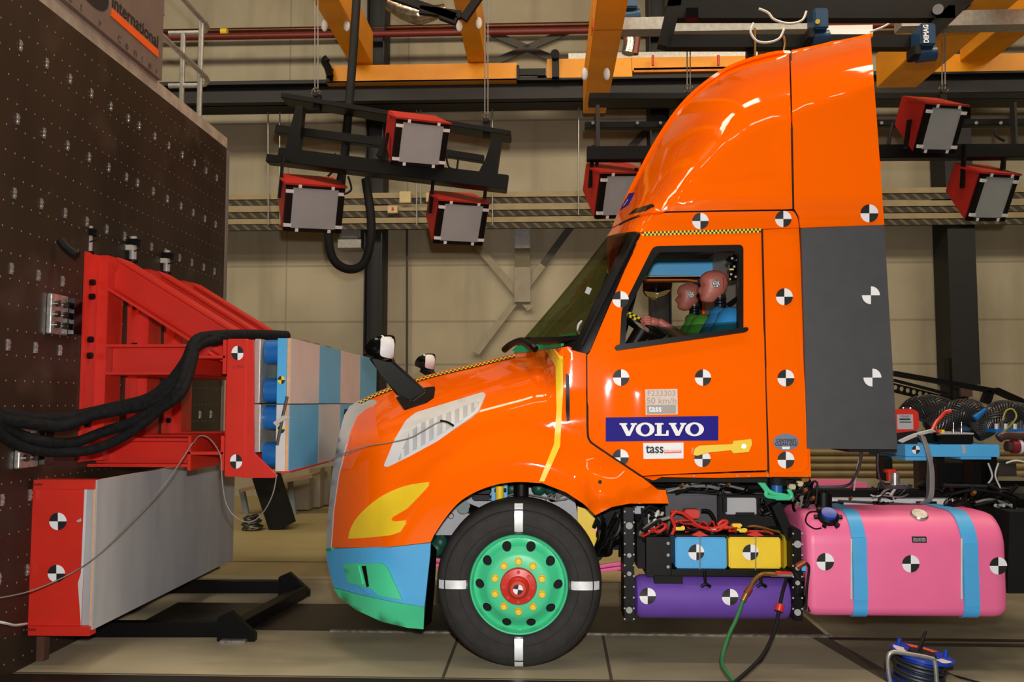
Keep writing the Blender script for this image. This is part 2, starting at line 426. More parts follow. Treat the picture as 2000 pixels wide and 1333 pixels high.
struct(MB().box((-16, -3, -.2), (16, YW, 0)).build('floor', nodemat('concrete_floor', .55, floorb, spec=.3)))
DTRK = mat('oily_steel_track', (40, 36, 32), .4, .2, var=.3, scale=5, stretch=(.3, 1, 1))
x0 = WZ(380, 1225).x; x1 = WZ(1622, 1250).x
struct(MB().box((-3.0, TY0, 0), (x1, TY1, .006)).build('trim_1', DTRK))
struct(MB().box((WZ(640, 1240).x, TY0 - .035, 0), (x1 + .02, TY0, .012)).build('trim_2', mat('worn_edge', (120, 114, 104), .6, .3, var=.5, scale=22)))
struct(MB().box((x1, WZ(1700, 1252).y, 0), (16, WZ(1700, 1248).y, .006)).build('trim_3', mat('rust_rail', (56, 30, 28), .5, .3)))
struct(MB().box((x1 + .4, WZ(1800, 1263).y, 0), (16, WZ(1800, 1258).y, .006)).build('trim_4', DTRK))
struct(MB().box((-4, 3.2, -.002), (16, WZ(900, 1329).y, .004)).build('trim_5', DTRK))
# --- crash wall at the left
XB = -3.22; zf = WX(443, 290, XB); YE = zf.y; ZT = zf.z
def wl(pos, s, M, mix, noise, ramp):
    c = mix(ramp(noise(pos, 1.4, 6, (1, 1, .35)), .35, .68), rgb((34, 25, 18)), rgb((52, 38, 28)))
    c = mix(M('MULTIPLY', ramp(noise(pos, 2.6, 7), .58, .75), .35), c, rgb((86, 66, 58)))
    gy = M('FRACT', M('DIVIDE', s[1], .0927)); gz = M('FRACT', M('DIVIDE', M('ADD', s[2], M('MULTIPLY', s[1], 0)), .1527))
    dy = M('MULTIPLY', M('SUBTRACT', gy, .5), .0927); dz = M('MULTIPLY', M('SUBTRACT', gz, .5), .1527)
    r2 = M('ADD', M('MULTIPLY', dy, dy), M('MULTIPLY', dz, dz))
    return mix(M('MULTIPLY', M('LESS_THAN', r2, .0055 ** 2), .8), c, rgb((150, 142, 132)))
wall = struct(MB().box((XB - .03, 1.2, 0), (XB, YE, ZT)).build('wall_left', nodemat('phenolic_panel', .45, wl, spec=.35)))
CONC = mat('rough_concrete', (150, 138, 124), .85, var=.16, scale=9, bump=.4)
struct(MB().box((XB - 3, 1.2, 0), (XB - .03, YE + .09, ZT + .13)).build('wall_left_core', CONC, wall))
struct(MB().box((XB - .05, YE, 0), (XB + .012, YE + .05, ZT - .02)).build('wall_left_edge', mat('steel_edge', (120, 110, 104), .6, .2), wall))
ys = [WX(p, 300, XB).y for p in (31, 84, 131, 174, 213, 248, 270, 301, 329, 356, 380, 403, 424)]
an = []
for i in range(8):
    z = 3.805 - .459 * i
    for k, y in enumerate([ys[0] - .28] + ys):
        if i >= 3 and y > 5.7 and not (i == 3 or y > 7.3): continue
        if i == 6 and y > 5.4: continue
        a = MB().box((XB - .01, y - .012, z - .034), (XB + .006, y + .012, z + .034)).cyl((XB, y, z + .012), (XB + .012, y, z + .012), .011, n=10).cyl((XB, y, z - .014), (XB + .012, y, z - .014), .009, n=10)
        a.build('anchor_slot', CLAMP, wall)
# sign board above the wall
SB = WX(320, 100, XB + .02); bd = MB().box((XB - .03, 4.2, ZT + .13), (XB + .01, SB.y, ZT + 3)).build('sign_board', mat('brown_board', (104, 88, 80), .6, var=.06), None)
tag(bd, 'brown sign board with black lettering and orange bar above the crash wall', 'sign')
XS = XB + .014
def sx(a, b):
    def f(u, v):
        p0 = WX(*a[0], XS); p1 = WX(*a[1], XS); q0 = WX(*b[0], XS)
        y = p0.y + (p1.y - p0.y) * u; z = p0.z + (p1.z - p0.z) * u + (q0.z - p0.z) * v; return (XS, y, z)
    return f
ph = lambda px, py: WX(px, py, XS)
zt1 = (ph(309, 96).z + ph(219, 22).z) / 2
y0, y1 = ph(219, 20).y, ph(309, 90).y; zb_ = ph(309, 96).z; hh = ph(300, 60).z - ph(300, 90).z
zo = ph(309, 98).z
textmesh('international', lambda u, v: (XS, y0 + (y1 - y0) * u, zo + .012 + .105 * v), bold=.015).build('lettering', MARKB, bd)
textmesh('tass', lambda u, v: (XS, y0 - 1.75 + 1.70 * u, ph(205, 32).z + .5 * v), bold=.05).build('logo_lettering', MARKB, bd)
MB().box((XS - .004, ph(217, 30).y, zo - .062), (XS + .003, ph(309, 100).y, zo)).build('orange_bar', ORG2, bd)
zs = ph(308, 146).z
for ch, px in zip('safetycenter', (40, 70, 105, 134, 158, 194, 233, 248, 265, 280, 294, 309)):
    y = WX(px, 100, XS).y; q = 1.0 if ch in 'ft' else .8
    if ch == 'c': ch = 'C'; q = 1.05
    textmesh(ch, lambda u, v, y=y, q=q: (XS, y - .022 + .044 * u * (.5 if ch in 'tr' else 1), zs + .052 * q * v)).build('small_lettering', mat('faded_black', (60, 50, 46), .6), bd)
# handrail on top of the crash wall
YR = 8.48; A, B = W(411, 60, YR), W(411, 163, YR); hr = thing('handrail', 'galvanised tube handrail on top of the crash wall', 'handrail', (A.x, YR, ZT + .13))
L1, L2 = W(330, 68, YR), W(330, 167, YR)
for P, L in ((A, L1), (B, L2)):
    MB().tube([(P.x, 3.2, P.z + .02), (P.x, YR - .12, P.z + .02), (P.x - .01, YR - .05, P.z + .01), (P.x - .05, YR - .01, P.z - .01), (P.x - .12, YR, P.z - .02), (L.x, YR, P.z - .02)], .025, 10, 0).build('rail', GALV, hr)
for px in (397,): x = W(px, 100, 8.3).x; MB().cyl((A.x - .02, 8.3, ZT + .1), (A.x - .02, 8.3, A.z + .02), .026).build('post', GALV, hr)
MB().cyl((A.x - .02, 5.6, ZT + .1), (A.x - .02, 5.6, A.z + .02), .026).build('post', GALV, hr)
p = W(358, 70, YR); MB().cyl((p.x, YR, ZT + .1), (p.x, YR, A.z - .02), .026).build('post', GALV, hr)
p = W(316, 20, YR); MB().cyl((p.x, YR, ZT + 1.4), (p.x, YR, ZT + 3), .03).build('post', GALV, hr)
# --- columns, runway, bracing, pipes, trays along the back wall
YCn = 14.4
for i, (a, b) in enumerate(((711, 746), (1273, 1311), (1852, 1906))):
    xa_, xb_ = W(a, 500, YCn).x, W(b, 500, YCn).x
    c_ = MB(); c_.box((xa_, YCn, 0), (xa_ + .02, YW - .05, 12)); c_.box((xb_ - .02, YCn, 0), (xb_, YW - .05, 12)); c_.box((xa_, YCn + .18, 0), (xb_, YCn + .2, 12))
    if i == 2: c_ = MB().box((xa_, YCn, W(1880, 752, YCn).z), (xb_, YW - .05, 12)).box((xa_ + .02, YCn + .1, 0), (xb_ - .15, YW - .1, 4))
    struct(c_.build('column', STEELD)); 
def hbeam(name, px0, py0, px1, py1, Y, d, m=BLACK, kind=True):
    p, q = W(px0, py0, Y), W(px1, py1, Y); o = MB().box((p.x, Y, q.z), (q.x, Y + d, p.z)).build(name, m)
    return struct(o) if kind else o
zr1, zr0 = W(1000, 160, 13.9).z, W(1000, 199, 13.9).z
rb = MB(); rb.box((-13, 13.75, zr1 - .03), (14, 14.34, zr1)); rb.box((-13, 13.75, zr0), (14, 14.34, zr0 + .05)); rb.box((-13, 13.9, zr0), (14, 13.94, zr1)); rb.box((-13, 13.8, zr1), (14, 13.9, zr1 + .05))
tag(rb.build('crane_runway_beam', STEELD), 'long dark steel runway beam under the yellow cranes', 'beam')
for (p, q, y) in (((930, 478), (1036, 604), 14.9), ((1119, 438), (1060, 518), 14.9), ((960, 65), (1112, 128), 14.9), ((1110, 60), (940, 132), 14.9), ((1313, 200), (1180, 345), 14.9)):
    struct(MB().bar(W(*p, y), W(*q, y), .12, .03, (0, 1, 0)).build('beam_brace', mat('brace_steel', (66, 60, 50), .6) if p[1] != 478 else mat('brace_light', (150, 140, 118), .7)))
struct(MB().bar(W(1060, 518, 14.9), W(930, 690, 14.9), .12, .03, (0, 1, 0)).build('beam_brace', _M['brace_light']))
for py, r, m, lb in ((50, .045, mat('copper_pipe', (96, 54, 34), .3, .6), 'dark copper pipe running along the back wall, above the red one'), (62, .055, PIPER, 'dull red pipe running along the back wall below the copper pipe')):
    yp = 14.62 if py < 55 else 14.3; p = W(1000, py, yp); t = MB().cyl((-9, yp, p.z), (10, yp, p.z), r, n=16)
    t = tag(t.build('pipe', m), lb, 'pipe')
MB().cyl(W(432, 62, 14.3), W(444, 62, 14.3), .058, n=16).build('pipe_band', YELLOW, t)
for i, py in enumerate((379, 404, 428)):
    p = W(1000, py, 14.3); tr = thing('cable_tray', 'beige steel ladder cable tray on the back wall, ' + ('topmost', 'middle one', 'lowest')[i] + ' of three', 'cable tray', (0, 14.3, p.z - .06), 'cable trays on the back wall')
    rl = MB()
    for y in (14.3, 14.7): rl.box((-7, y, p.z - .05), (13, y + .02, p.z + .04))
    rl.build('side_rail', HALLBEIGE, tr)
    for k in range(4): MB().cyl((-7, 14.4 + .07 * k, p.z - .02), (13, 14.4 + .07 * k, p.z - .02), .03, n=8).build('cable', BLACKM, tr)
    def trb(pos, sx_, M, mix, noise, ramp):
        d = M('FRACT', M('MULTIPLY', M('ADD', sx_[0], M('MULTIPLY', sx_[2], 1.2)), 5.5)); return mix(M('LESS_THAN', d, .35), rgb((52, 46, 36)), rgb((98, 88, 64)))
    if i == 0: TB = nodemat('tray_mesh', .7, trb)
    MB().box((-7, 14.32, p.z - .15), (13, 14.34, p.z - .045)).build('wire_mesh', TB, tr)
for k, (x, y0, y1) in enumerate(((524, 196, 440), (547, 185, 440), (814, 180, 440), (822, 196, 400), (962, 185, 440), (1130, 180, 420))):
    tag(MB().cyl(Vector((W(x, y0, 14.25).x, 14.25, zr0 + .03)), W(x, y1, 14.25), .012, n=6).build('hanger_rod', GALV), ('first', 'second', 'third', 'fourth', 'fifth', 'sixth')[k] + ' thin steel tray rod from the crash wall, below the runway beam', 'rod', 'rods holding the cable trays')
for k, (x, y) in enumerate(((532, 192), (820, 190), (968, 190))):
    tag(MB().prism([W(x - 6, y - 8, 14.2), W(x + 14, y + 12, 14.2), W(x + 14, y + 18, 14.2), W(x - 6, y - 2, 14.2)], (0, .1, 0)).build('hanger_bracket', BLACK), 'small black rod bracket under the runway beam, ' + ('nearest the crash wall', 'middle one by the dark column', 'farthest from the crash wall')[k], 'bracket', 'rod brackets under the runway beam')
def jb(name, x0, y0, x1, y1, Y, m, label, cat, d=.1):
    p, q = W(x0, y0, Y), W(x1, y1, Y); return tag(MB().box((p.x, Y, q.z), (q.x, Y + d, p.z)).build(name, m, bev=.006), label, cat)
JB = mat('cream_box', (196, 178, 130), .6)
jb('junction_box', 780, 374, 802, 396, 14.2, JB, 'cream junction box hanging at the top cable tray, by the black cable loop', 'box')
jb('junction_box', 832, 376, 852, 394, 14.2, JB, 'cream junction box half behind the lowest hanging floodlight', 'box')
sw_ = jb('wall_switch', 757, 402, 776, 416, 14.2, JB, 'small switch box with a red button on the cable trays', 'switch'); MB().box(W(765, 405, 14.19), W(769, 411, 14.19) + Vector((0, (14.2) - (14.19), 0))).build('button', RED, sw_)
cv = thing('wall_conduit', 'galvanised flat cable duct below the trays, left of the windscreen', 'cable duct', W(1020, 590, 14.8))
MB().box(W(1005, 440, 14.8), W(1035, 485, 14.8) + Vector((0, (14.95) - (14.8), 0))).build('cover', GALV, cv); MB().box(W(1005, 485, 14.85), W(1035, 522, 14.85) + Vector((0, (14.95) - (14.85), 0))).build('cover', mat('olive_cover', (104, 96, 66), .6), cv)
MB().box(W(1005, 522, 14.83), W(1036, 590, 14.83) + Vector((0, (14.95) - (14.83), 0))).build('cover', mat('putty_cover', (150, 140, 122), .6), cv)
mb = MB()
for k in range(4): mb.cyl(W(1009 + 7 * k, 426, 14.75), W(1009 + 7 * k, 440, 14.8), .03, n=8)
mb.build('cable', CABLEW, cv)
d2 = thing('duct', 'short galvanised duct elbow beside the dark column, under the trays', 'duct', W(682, 484, 14.6))
MB().box(W(657, 438, 14.5), W(703, 470, 14.5) + Vector((0, (14.9) - (14.5), 0))).build('hood', GALV, d2, bev=.05); MB().box(W(660, 468, 14.48), W(705, 484, 14.48) + Vector((0, (14.9) - (14.48), 0))).build('flange', GALV, d2)
tag(MB().cyl(W(795, 440, 14.9), W(795, 732, 14.9), .02, n=8).build('wall_pipe', mat('dark_pipe', (70, 62, 50), .6)), 'thin dark vertical pipe on the wall behind the far hood mirror', 'pipe')
# corrugated rail and skirting far right behind the chassis
gr_ = thing('guard_rail', 'beige ribbed steel guard rail along the back wall behind the chassis', 'guard rail', W(1660, 930, 14.2))
for k in range(4): MB().cyl(W(1560, 884 + 14 * k, 14.2), W(2050, 884 + 14 * k, 14.2), .06, n=12).build('rib', HALLBEIGE, gr_)
MB().box(W(1550, 876, 14.3), W(2050, 936, 14.3) + Vector((0, (14.36) - (14.3), 0))).build('plate', HALLBEIGE, gr_)
# bench and cabinets seen below the barrier
YBN = 12.4
bn = thing('work_bench', 'low grey bench with tan top seen under the load cell barrier', 'bench', W(560, 1000, YBN))
MB().prism([W(470, 962, YBN), W(610, 932, YBN), W(610, 926, YBN), W(470, 955, YBN)], (0, .5, 0)).build('top', TAN, bn)
for x, y in ((472, 1035), (567, 995)): MB().bar(W(x, 955 if x < 500 else 941, YBN + .2), Vector((W(x, y, YBN).x, YBN + .2, 0)), .07, .07, (0, 1, 0)).build('leg', mat('grey_leg', (120, 128, 134), .5), bn)
for k, (a, b, c_, d_) in enumerate(((552, 945, 604, 980), (604, 925, 625, 971), (625, 922, 646, 962))):
    yq = 13.0 + .3 * k
    jb('cabinet', a, b - 10, c_, 785 + 1.63 * FPX / yq - 1.5, yq, mat('cabinet_grey', (142, 132, 110), .6), ('pale grey cabinet behind the bench under the barrier, widest of three', 'narrow pale cabinet between two others under the barrier', 'pale cabinet under the barrier nearest the truck grille')[k], 'cabinet', .25)
ch = MB()
for k in range(14): a = random.random() * 6; ch.tube([WZ(492, 1036, 0) + Vector((.12 * cos(q + a) * (1 - .04 * k) + .03 * sin(k), .12 * sin(q + a), .02 + .012 * k + .02 * sin(3 * q))) for q in (0, 1, 2, 3, 4, 5)], .01, 6, 3, True)
tag(ch.build('chain', mat('chain_steel', (90, 86, 82), .35, .7)), 'heap of steel chain on the floor behind the grey lower barrier', 'chain')
yp = WZ(545, 1036).y; pr_ = MB().prism([W(492, 935, yp), W(536, 925, yp), W(567, 1024, yp), W(545, 1036, yp), W(525, 1036, yp)], (0, .25, 0))
tag(pr_.build('steel_prop', BLACKM), 'wide black steel prop leaning beneath the load cell barrier', 'prop')
# ================================================================ THE TRUCK
RW = .511
WH = W(1013, 1146, 5.40); WX0 = WH.x
truck = thing('truck', 'orange long-nosed lorry tractor with multicoloured test paint facing the barrier', 'truck', (WX0, YC, 0))
SIL = sp([(1018, 665), (1060, 608), (1110, 546), (1160, 488), (1185, 462), (1212, 405), (1240, 349), (1270, 292), (1300, 244), (1332, 203), (1372, 167), (1420, 136), (1480, 115), (1540, 102), (1620, 84), (1700, 68)], 7)
def silD(py): return lerp_tab([(60, 60), (100, 80), (180, 120), (300, 140), (380, 110), (430, 70), (470, 56), (560, 84), (690, 122)], py)
def cabY(px, py):
    base = 5.50 + .09 * sst(690, 470, py) - .06 * sst(430, 380, py) - .03 * sst(1180, 1260, px) * sst(700, 760, py)
    d = pdist(px, py, SIL, False); D = silD(py); s = min(1, d / D)
    return base + (YC - base) * (1 - s) ** 2.6
SX = []
for i in range(2, len(SIL) - 2, 3):
    tx, ty = SIL[i + 2][0] - SIL[i - 2][0], SIL[i + 2][1] - SIL[i - 2][1]; L_ = hypot(tx, ty)
    SX += [(SIL[i][0] - ty / L_ * t, SIL[i][1] + tx / L_ * t) for t in (3, 7, 12, 18, 25, 33, 42, 52, 64, 78, 94, 112, 130)]
def nearS(x, y): return pdist(x, y, SIL, False) < 136
RID = sp([(685, 791), (697, 786), (730, 769), (760, 757), (800, 743), (860, 726), (940, 707), (1010, 690), (1062, 680), (1146, 690)], 8)
def ridge(px): return lerp_tab(RID, px)
def hoodY(px, py):
    t = py - ridge(px); s = max(0, min(1, 1 - t / 115.0)); r = hypot(px - 1013, py - 1146)
    side = 5.52 - .10 * sst(315, 240, r) - .035 * sst(770, 830, py - .12 * (1060 - px))
    if px > 1062: s *= 1 - sst(1062, 1100, px)
    y = side + (YC - side) * s ** 2.0
    return y + .50 * (max(0, 765 - px) / 125) ** 2 * (1 - s ** 2.0)
def bumpY(px, py): return 5.455 + .48 * (max(0, 770 - px) / 130) ** 2 + .05 * sst(1180, 1232, py)
def offs(f, o): return lambda x, y: f(x, y) - o
# --- hood
HR = [(x, ridge(x)) for x in range(697, 1063, 5)]
TT = (3, 7, 12, 18, 25, 33, 42, 52, 63, 75, 88, 101, 115)
hood_o = HR + [(1074, 683), (1092, 712), (1093, 800), (1088, 868), (1058, 944)] \
    + sp([(1050, 944), (1015, 942), (980, 945), (950, 953), (920, 966), (892, 986), (865, 1019), (847, 1047)], 3) + [(841, 1060), (760, 1069), (641, 1071), (644, 1010), (653, 930), (665, 860), (677, 816), (688, 797)]
hood = skin(hood_o, hoodY, step=13, extra=[(x, ridge(x) + t) for x in range(690, 1066, 10) for t in TT], skip=lambda x, y: x < 1066 and y < ridge(x) + 120, mirror=True, th=.025).build('hood', ORANGE, truck, 60)
strip = [(637, 1073), (640, 1010), (648, 930), (660, 860), (672, 812), (683, 794), (700, 783), (722, 781), (735, 783), (734, 789), (712, 800), (697, 813), (686, 840), (673, 880), (661, 930), (651, 1000), (646, 1073)]
pair('grille_surround', LGREY, truck, 60, strip, offs(hoodY, .012), step=14, th=.03)
def front(edge, yf, bow, name, m, inset=0, parent=truck, n=14):
    mb = MB(); vs = []; P = [W(x, y, yf(x, y) + inset) for x, y in edge]
    for p in P:
        for j in range(n + 1):
            u = -1 + 2 * j / n; y = YC + u * (YC - p.y); vs.append((p.x - bow * (1 - u * u), y, p.z))
    fs = [(i * (n + 1) + j, i * (n + 1) + j + 1, (i + 1) * (n + 1) + j + 1, (i + 1) * (n + 1) + j) for i in range(len(P) - 1) for j in range(n)]
    return mb.add(vs, fs).build(name, m, parent, 60)
gr = front([(690, 800), (680, 816), (668, 860), (656, 930), (647, 1010), (644, 1070)], hoodY, .10, 'front_grille', BLACK, .02)
checker([(x, ridge(x) + 4.5) for x in range(700, 1012, 6)], 4.2, 76, hoodY, hood, 'checker_tape', .035)
strap = [(1063, 680), (1081, 682), (1099, 709), (1100, 760), (1097, 812), (1094, 872), (1063, 941), (1053, 941), (1082, 868), (1087, 800), (1085, 716)]
skin(strap, offs(hoodY, .036), step=8, th=.03).build('hood_seam_strip', YELLOW, truck, 60)
fender = [(1074, 683), (1110, 677), (1146, 692), (1147, 845), (1150, 860), (1165, 873), (1250, 930), (1284, 957), (1300, 958), (1306, 984)] \
    + [(1230, 984), (1195, 991), (1163, 1007), (1140, 985), (1105, 962), (1058, 944), (1088, 868), (1093, 800), (1092, 712)]
def fenY(px, py): return hoodY(px, py) - .08 * sst(880, 940, py) * sst(1130, 1170, px) + .05 * sst(963, 970, py - .25 * (1240 - px)) * sst(1100, 1150, px)
fen = pair('fender', ORANGE, truck, 50, fender, fenY, step=15, th=.025)
skin(rp([(1105, 729), (1112, 734), (1113, 822), (1107, 824), (1105, 800)], 3), offs(fenY, .008), step=12, th=.01).build('fender_vent', BLACK, fen)
MB().cyl(W(1163, 945, 5.38), W(1172, 942, 5.30), .012, n=12).build('stop_bolt', CHROME, fen)
# --- headlamp cover and side vent
hl = sp([(680, 1053), (684, 1035), (700, 1008), (740, 973), (790, 950), (838, 942)], 4) + [(836, 950), (818, 970), (795, 994), (766, 1011), (763, 1016), (770, 1019), (792, 1017), (792, 1024), (781, 1040), (764, 1046), (728, 1050), (700, 1052)]
skin(hl, offs(hoodY, .008), step=14, th=.012).build('headlamp_cover', YELLOW, truck)
vo = rp([(749, 911), (770, 860), (792, 822), (812, 806), (943, 766), (949, 770), (935, 803), (916, 818), (855, 862), (800, 892), (757, 913)], 5, 3)
vi = [(776, 902), (790, 868), (800, 845), (818, 828), (930, 784), (936, 786), (927, 803), (910, 815), (852, 855), (798, 887)]
vent = skin(vo, offs(hoodY, .012), [vi], step=16, th=.012).build('side_vent', OFFW, truck)
skin(vi, offs(hoodY, .008), step=16, th=.004).build('vent_backing', LGREY, vent)
sl = MB()
for k, x in enumerate((783, 799, 815, 831, 847, 864, 881, 897, 913, 926)):
    yt = lerp_tab([(776, 900), (790, 868), (800, 845), (818, 828), (936, 784)], x + 2); yb = lerp_tab([(776, 903), (798, 888), (852, 856), (910, 817), (936, 790)], x + 2)
    skin([(x, yt), (x + 7, yt - 3), (x + 7, yb - 4), (x, yb)], offs(hoodY, .016), step=14, th=.014, mb=sl)
sl.build('vent_slats', OFFW, vent)
# --- bumper
bump_o = [(637, 1073), (700, 1071), (770, 1068), (841, 1061), (840, 1085), (829, 1186), (785, 1179), (745, 1171), (700, 1161), (652, 1148), (644, 1120), (638, 1092)]
bump = pair('bumper', BLUE, truck, 60, bump_o, bumpY, step=18, th=.03)
low_o = [(651, 1149), (700, 1162), (745, 1172), (785, 1180), (829, 1187), (827, 1230), (795, 1227), (745, 1215), (695, 1192), (662, 1167)]
lowb = pair('lower_bumper', GREEN, truck, 60, low_o, bumpY, step=18, th=.03)
front([(638, 1074), (639, 1092), (645, 1120), (652, 1148)], bumpY, .10, 'bumper_front', TAN, .0)
front([(652, 1149), (662, 1167), (695, 1192), (745, 1214)], bumpY, .06, 'lower_bumper_front', GREEN, .01)
rec = rp([(669, 1102), (746, 1101), (756, 1110), (786, 1173), (716, 1160), (700, 1143), (680, 1140)], 5, 3)
fog = skin(rec, offs(bumpY, .018), step=10, th=.02).build('fog_lamp_recess', GREEN, bump)
skin([(692, 1106), (699, 1106), (708, 1142), (700, 1143)], offs(bumpY, .034), step=10, th=.02).build('lamp_slat', GREEN, fog)
skin([(706, 1106), (714, 1106), (720, 1146), (716, 1148)], offs(bumpY, .023), step=10, th=.006).build('lamp_slot', BLACK, fog)
skin([(700, 1146), (726, 1151), (737, 1162), (716, 1160)], offs(bumpY, .023), step=10, th=.004).build('recess_trim', BLUE, fog)
skin([(636, 1072), (646, 1071), (648, 1077), (638, 1078)], offs(bumpY, .01), step=14).build('corner_clip', DASHG, bump)
MB().prism([W(841, 1064, 5.47), W(852, 1075, 5.56), W(848, 1150, 5.56), W(842, 1216, 5.56), W(828, 1228, 5.47)], (0, .03, 0)).build('splash_guard', BLACK, truck)
# --- hood mirrors
def mirror(Y, name, dx, s, off, near):
    c0 = lambda x, y: ((x - 742) * s + off[0], (y - 680) * s + off[1])
    def my(x, y): cx, cy = c0(742, 680); return Y - .10 * max(0, 1 - ((x - cx) / (32 * s)) ** 2 - ((y - cy) / (30 * s)) ** 2) ** .5
    sh = [c0(*p) for p in sp([(712, 690), (714, 677), (724, 664), (742, 656), (764, 655), (772, 662), (770, 690), (765, 707), (748, 704), (730, 698), (712, 690)], 4)[:-1]]
    m = skin(sh, my, step=9 * s, th=.14).build(name, BLACKG, truck, 60)
    fc = [c0(*p) for p in rp([(744, 658), (767, 658), (771, 672), (768, 702), (742, 696)], 6)]
    skin(fc, offs(my, .014), step=9 * s, th=.03).build('mirror_face', OFFW, m)
    return m
m = mirror(5.34, 'hood_mirror', 0, 1, (742, 680), 1)
arm = MB(); abase = MB()
for pts in ([(718, 698, 5.36), (758, 698, 5.36), (792, 728, 5.42), (832, 765, 5.47), (802, 786, 5.47), (774, 772, 5.44), (742, 730, 5.38)],):
    a = [W(*p) for p in pts]; arm.prism(a, (0, .07, 0))
skin(rp([(773, 776), (790, 772), (830, 757), (850, 755), (847, 775), (832, 785), (789, 799)], 3), offs(hoodY, .035), step=16, th=.06, mb=abase)
arm.build('mirror_arm', BLACK, m, bev=.012); abase.build('mirror_base', BLACK, m)
m2 = mirror(7.78, 'hood_mirror', 0, .68, (830, 708), 0)
MB().bar(W(826, 722, 7.75), W(860, 742, 7.6), .06, .05).build('mirror_arm', BLACK, m2)
# --- cab shell
door_out = [(1251, 456), (1370, 452), (1487, 449), (1492, 640), (1499, 919), (1440, 921), (1320, 926), (1255, 930), (1167, 872)] + sp([(1167, 872), (1153, 860), (1148, 840)], 3) + [(1147, 694), (1152, 688)]
win = rp([(1280, 483), (1449, 481), (1451, 640), (1462, 642), (1205, 681), (1214, 610), (1222, 596)], 9)
win = rp([(1278, 483), (1450, 480), (1450, 646), (1212, 680), (1216, 606)], 10)
door = skin(door_out, cabY, [win], step=20, th=.05).build('door', ORANGE, truck, 40)
wi2 = rp([(1285, 493), (1443, 491), (1443, 646), (1221, 678), (1225, 607)], 9)
skin(rp([(1276, 481), (1452, 478), (1452, 648), (1210, 682), (1214, 605)], 10), offs(cabY, .004), [wi2], step=18, th=.06).build('window_seal', BLACK, door)
skin(rp([(1200, 679), (1205, 674), (1460, 639), (1463, 644), (1458, 648), (1204, 685)], 3), offs(cabY, .035), step=18, th=.05).build('waist_rail', BLACK, door)
skin([(1256, 656), (1280, 640), (1440, 628), (1443, 648), (1236, 676)], lambda x, y: cabY(x, y) + .03, step=24, th=.005).build('window_glass', GLASSD, door)
checker([(1254, 457), (1486, 450.5)], 8, 60, cabY, door)
pil = [(1490, 449), (1560, 446), (1570, 560), (1584, 932), (1503, 932), (1503, 922), (1494, 640)]
rear = skin(pil, lambda x, y: cabY(x, y) + .004, step=24, th=.04).build('sleeper_panel', ORANGE, truck, 40)
skin([(1255, 932), (1320, 928), (1500, 923), (1503, 932), (1400, 934)], lambda x, y: cabY(x, y) + .02, step=24, th=.04).build('door_sill', ORANGE, truck)
hd = [(1185, 462), (1196, 447)] + sp([(1196, 447), (1225, 431), (1262, 419), (1300, 415), (1400, 413), (1535, 411), (1550, 412), (1557, 420)], 4) + [(1561, 445), (1488, 447.5), (1370, 450.5), (1252, 454), (1240, 452), (1208, 456)]
head = skin(hd, cabY, step=9, extra=SX, skip=nearS, th=.03, mirror=True).build('cab_header', ORANGE, truck, 50)
fa = sp([(1196, 444), (1203, 424), (1212, 405), (1240, 349), (1270, 292), (1300, 244), (1332, 203), (1372, 167), (1420, 136), (1480, 115), (1541, 102)], 5)
def fairY(px, py):
    c1 = lerp_tab([(1225, 395), (1300, 345), (1400, 278), (1545, 215), (1700, 150)], px); c2 = lerp_tab([(1245, 398), (1320, 380), (1400, 362), (1530, 336), (1600, 330)], px)
    return cabY(px, py) + .045 * sst(7, -7, py - c1) - .03 + .03 * sst(8, -8, py - c2) * sst(1560, 1500, px)
fr = skin(fa + [(1545, 250), (1548, 408), (1535, 409), (1400, 411), (1300, 413), (1262, 417), (1225, 429)], fairY, step=12, extra=SX, skip=nearS, th=.03, mirror=True).build('roof_fairing', ORANGE, truck, 50)
fr2 = skin([(1544, 101), (1580, 93), (1620, 84), (1660, 76), (1700, 68), (1713, 240), (1727, 439), (1640, 442), (1564, 445), (1561, 424), (1553, 411), (1551, 408), (1548, 250)], fairY, step=12, extra=SX, skip=nearS, th=.03, mirror=True).build('rear_fairing', ORANGE, truck, 50)
skin(rp([(1226, 420), (1240, 408), (1274, 398), (1278, 401), (1262, 411)], 3), offs(fairY, .008), step=10, th=.008).build('marker_lamp', BLACKG, fr)
bs = skin([(1214, 404), (1227, 378), (1240, 376), (1228, 398), (1211, 411)], offs(fairY, .02), step=6, th=.006).build('roof_badge', NAVY, fr)
def bsf(u, v): x = 1215 + 17 * u - 0 * v; y = 405 - 20 * u * .9 + (8 - 16 * v) * .6; return W(x, y, fairY(x, y) - .035)
disc(mb := MB(), lambda u, v: W(1222 + 4 * u + 3 * v, 396 - 5 * v - 5 * u, fairY(1222 + 4 * u + 3 * v, 396 - 5 * v - 5 * u) - .04), 24, .5, 1); mb.build('lettering', MARKW, bs)
se = pair('side_extender', GREY, truck, 35, [(1565, 447), (1640, 444), (1727, 441), (1740, 660), (1753, 878), (1577, 877), (1571, 660)], flat(5.46), step=40, th=.03)
for x in (1548.5,):
    MB().tube([W(x - 4, 104, fairY(x, 112) - .002), W(1546.5, 250, fairY(1547, 250) - .002), W(1549.5, 409, fairY(1549, 400) - .002)], .006, 6).build('panel_gap', BLACKM, fr)
MB().tube([W(x, y, cabY(x, y) - .004) for x, y in sp([(1210, 439), (1228, 430), (1262, 418), (1300, 414), (1400, 412), (1535, 410), (1550, 411), (1558, 421), (1563, 446), (1568, 560)], 3)], .008, 6, 0).build('roof_seal', BLACK, head)
MB().tube([W(x, y, cabY(x, y) - .001) for x, y in ((1488.5, 449), (1493, 640), (1500.5, 921))], .006, 6, 0).build('door_gap', BLACKM, rear)
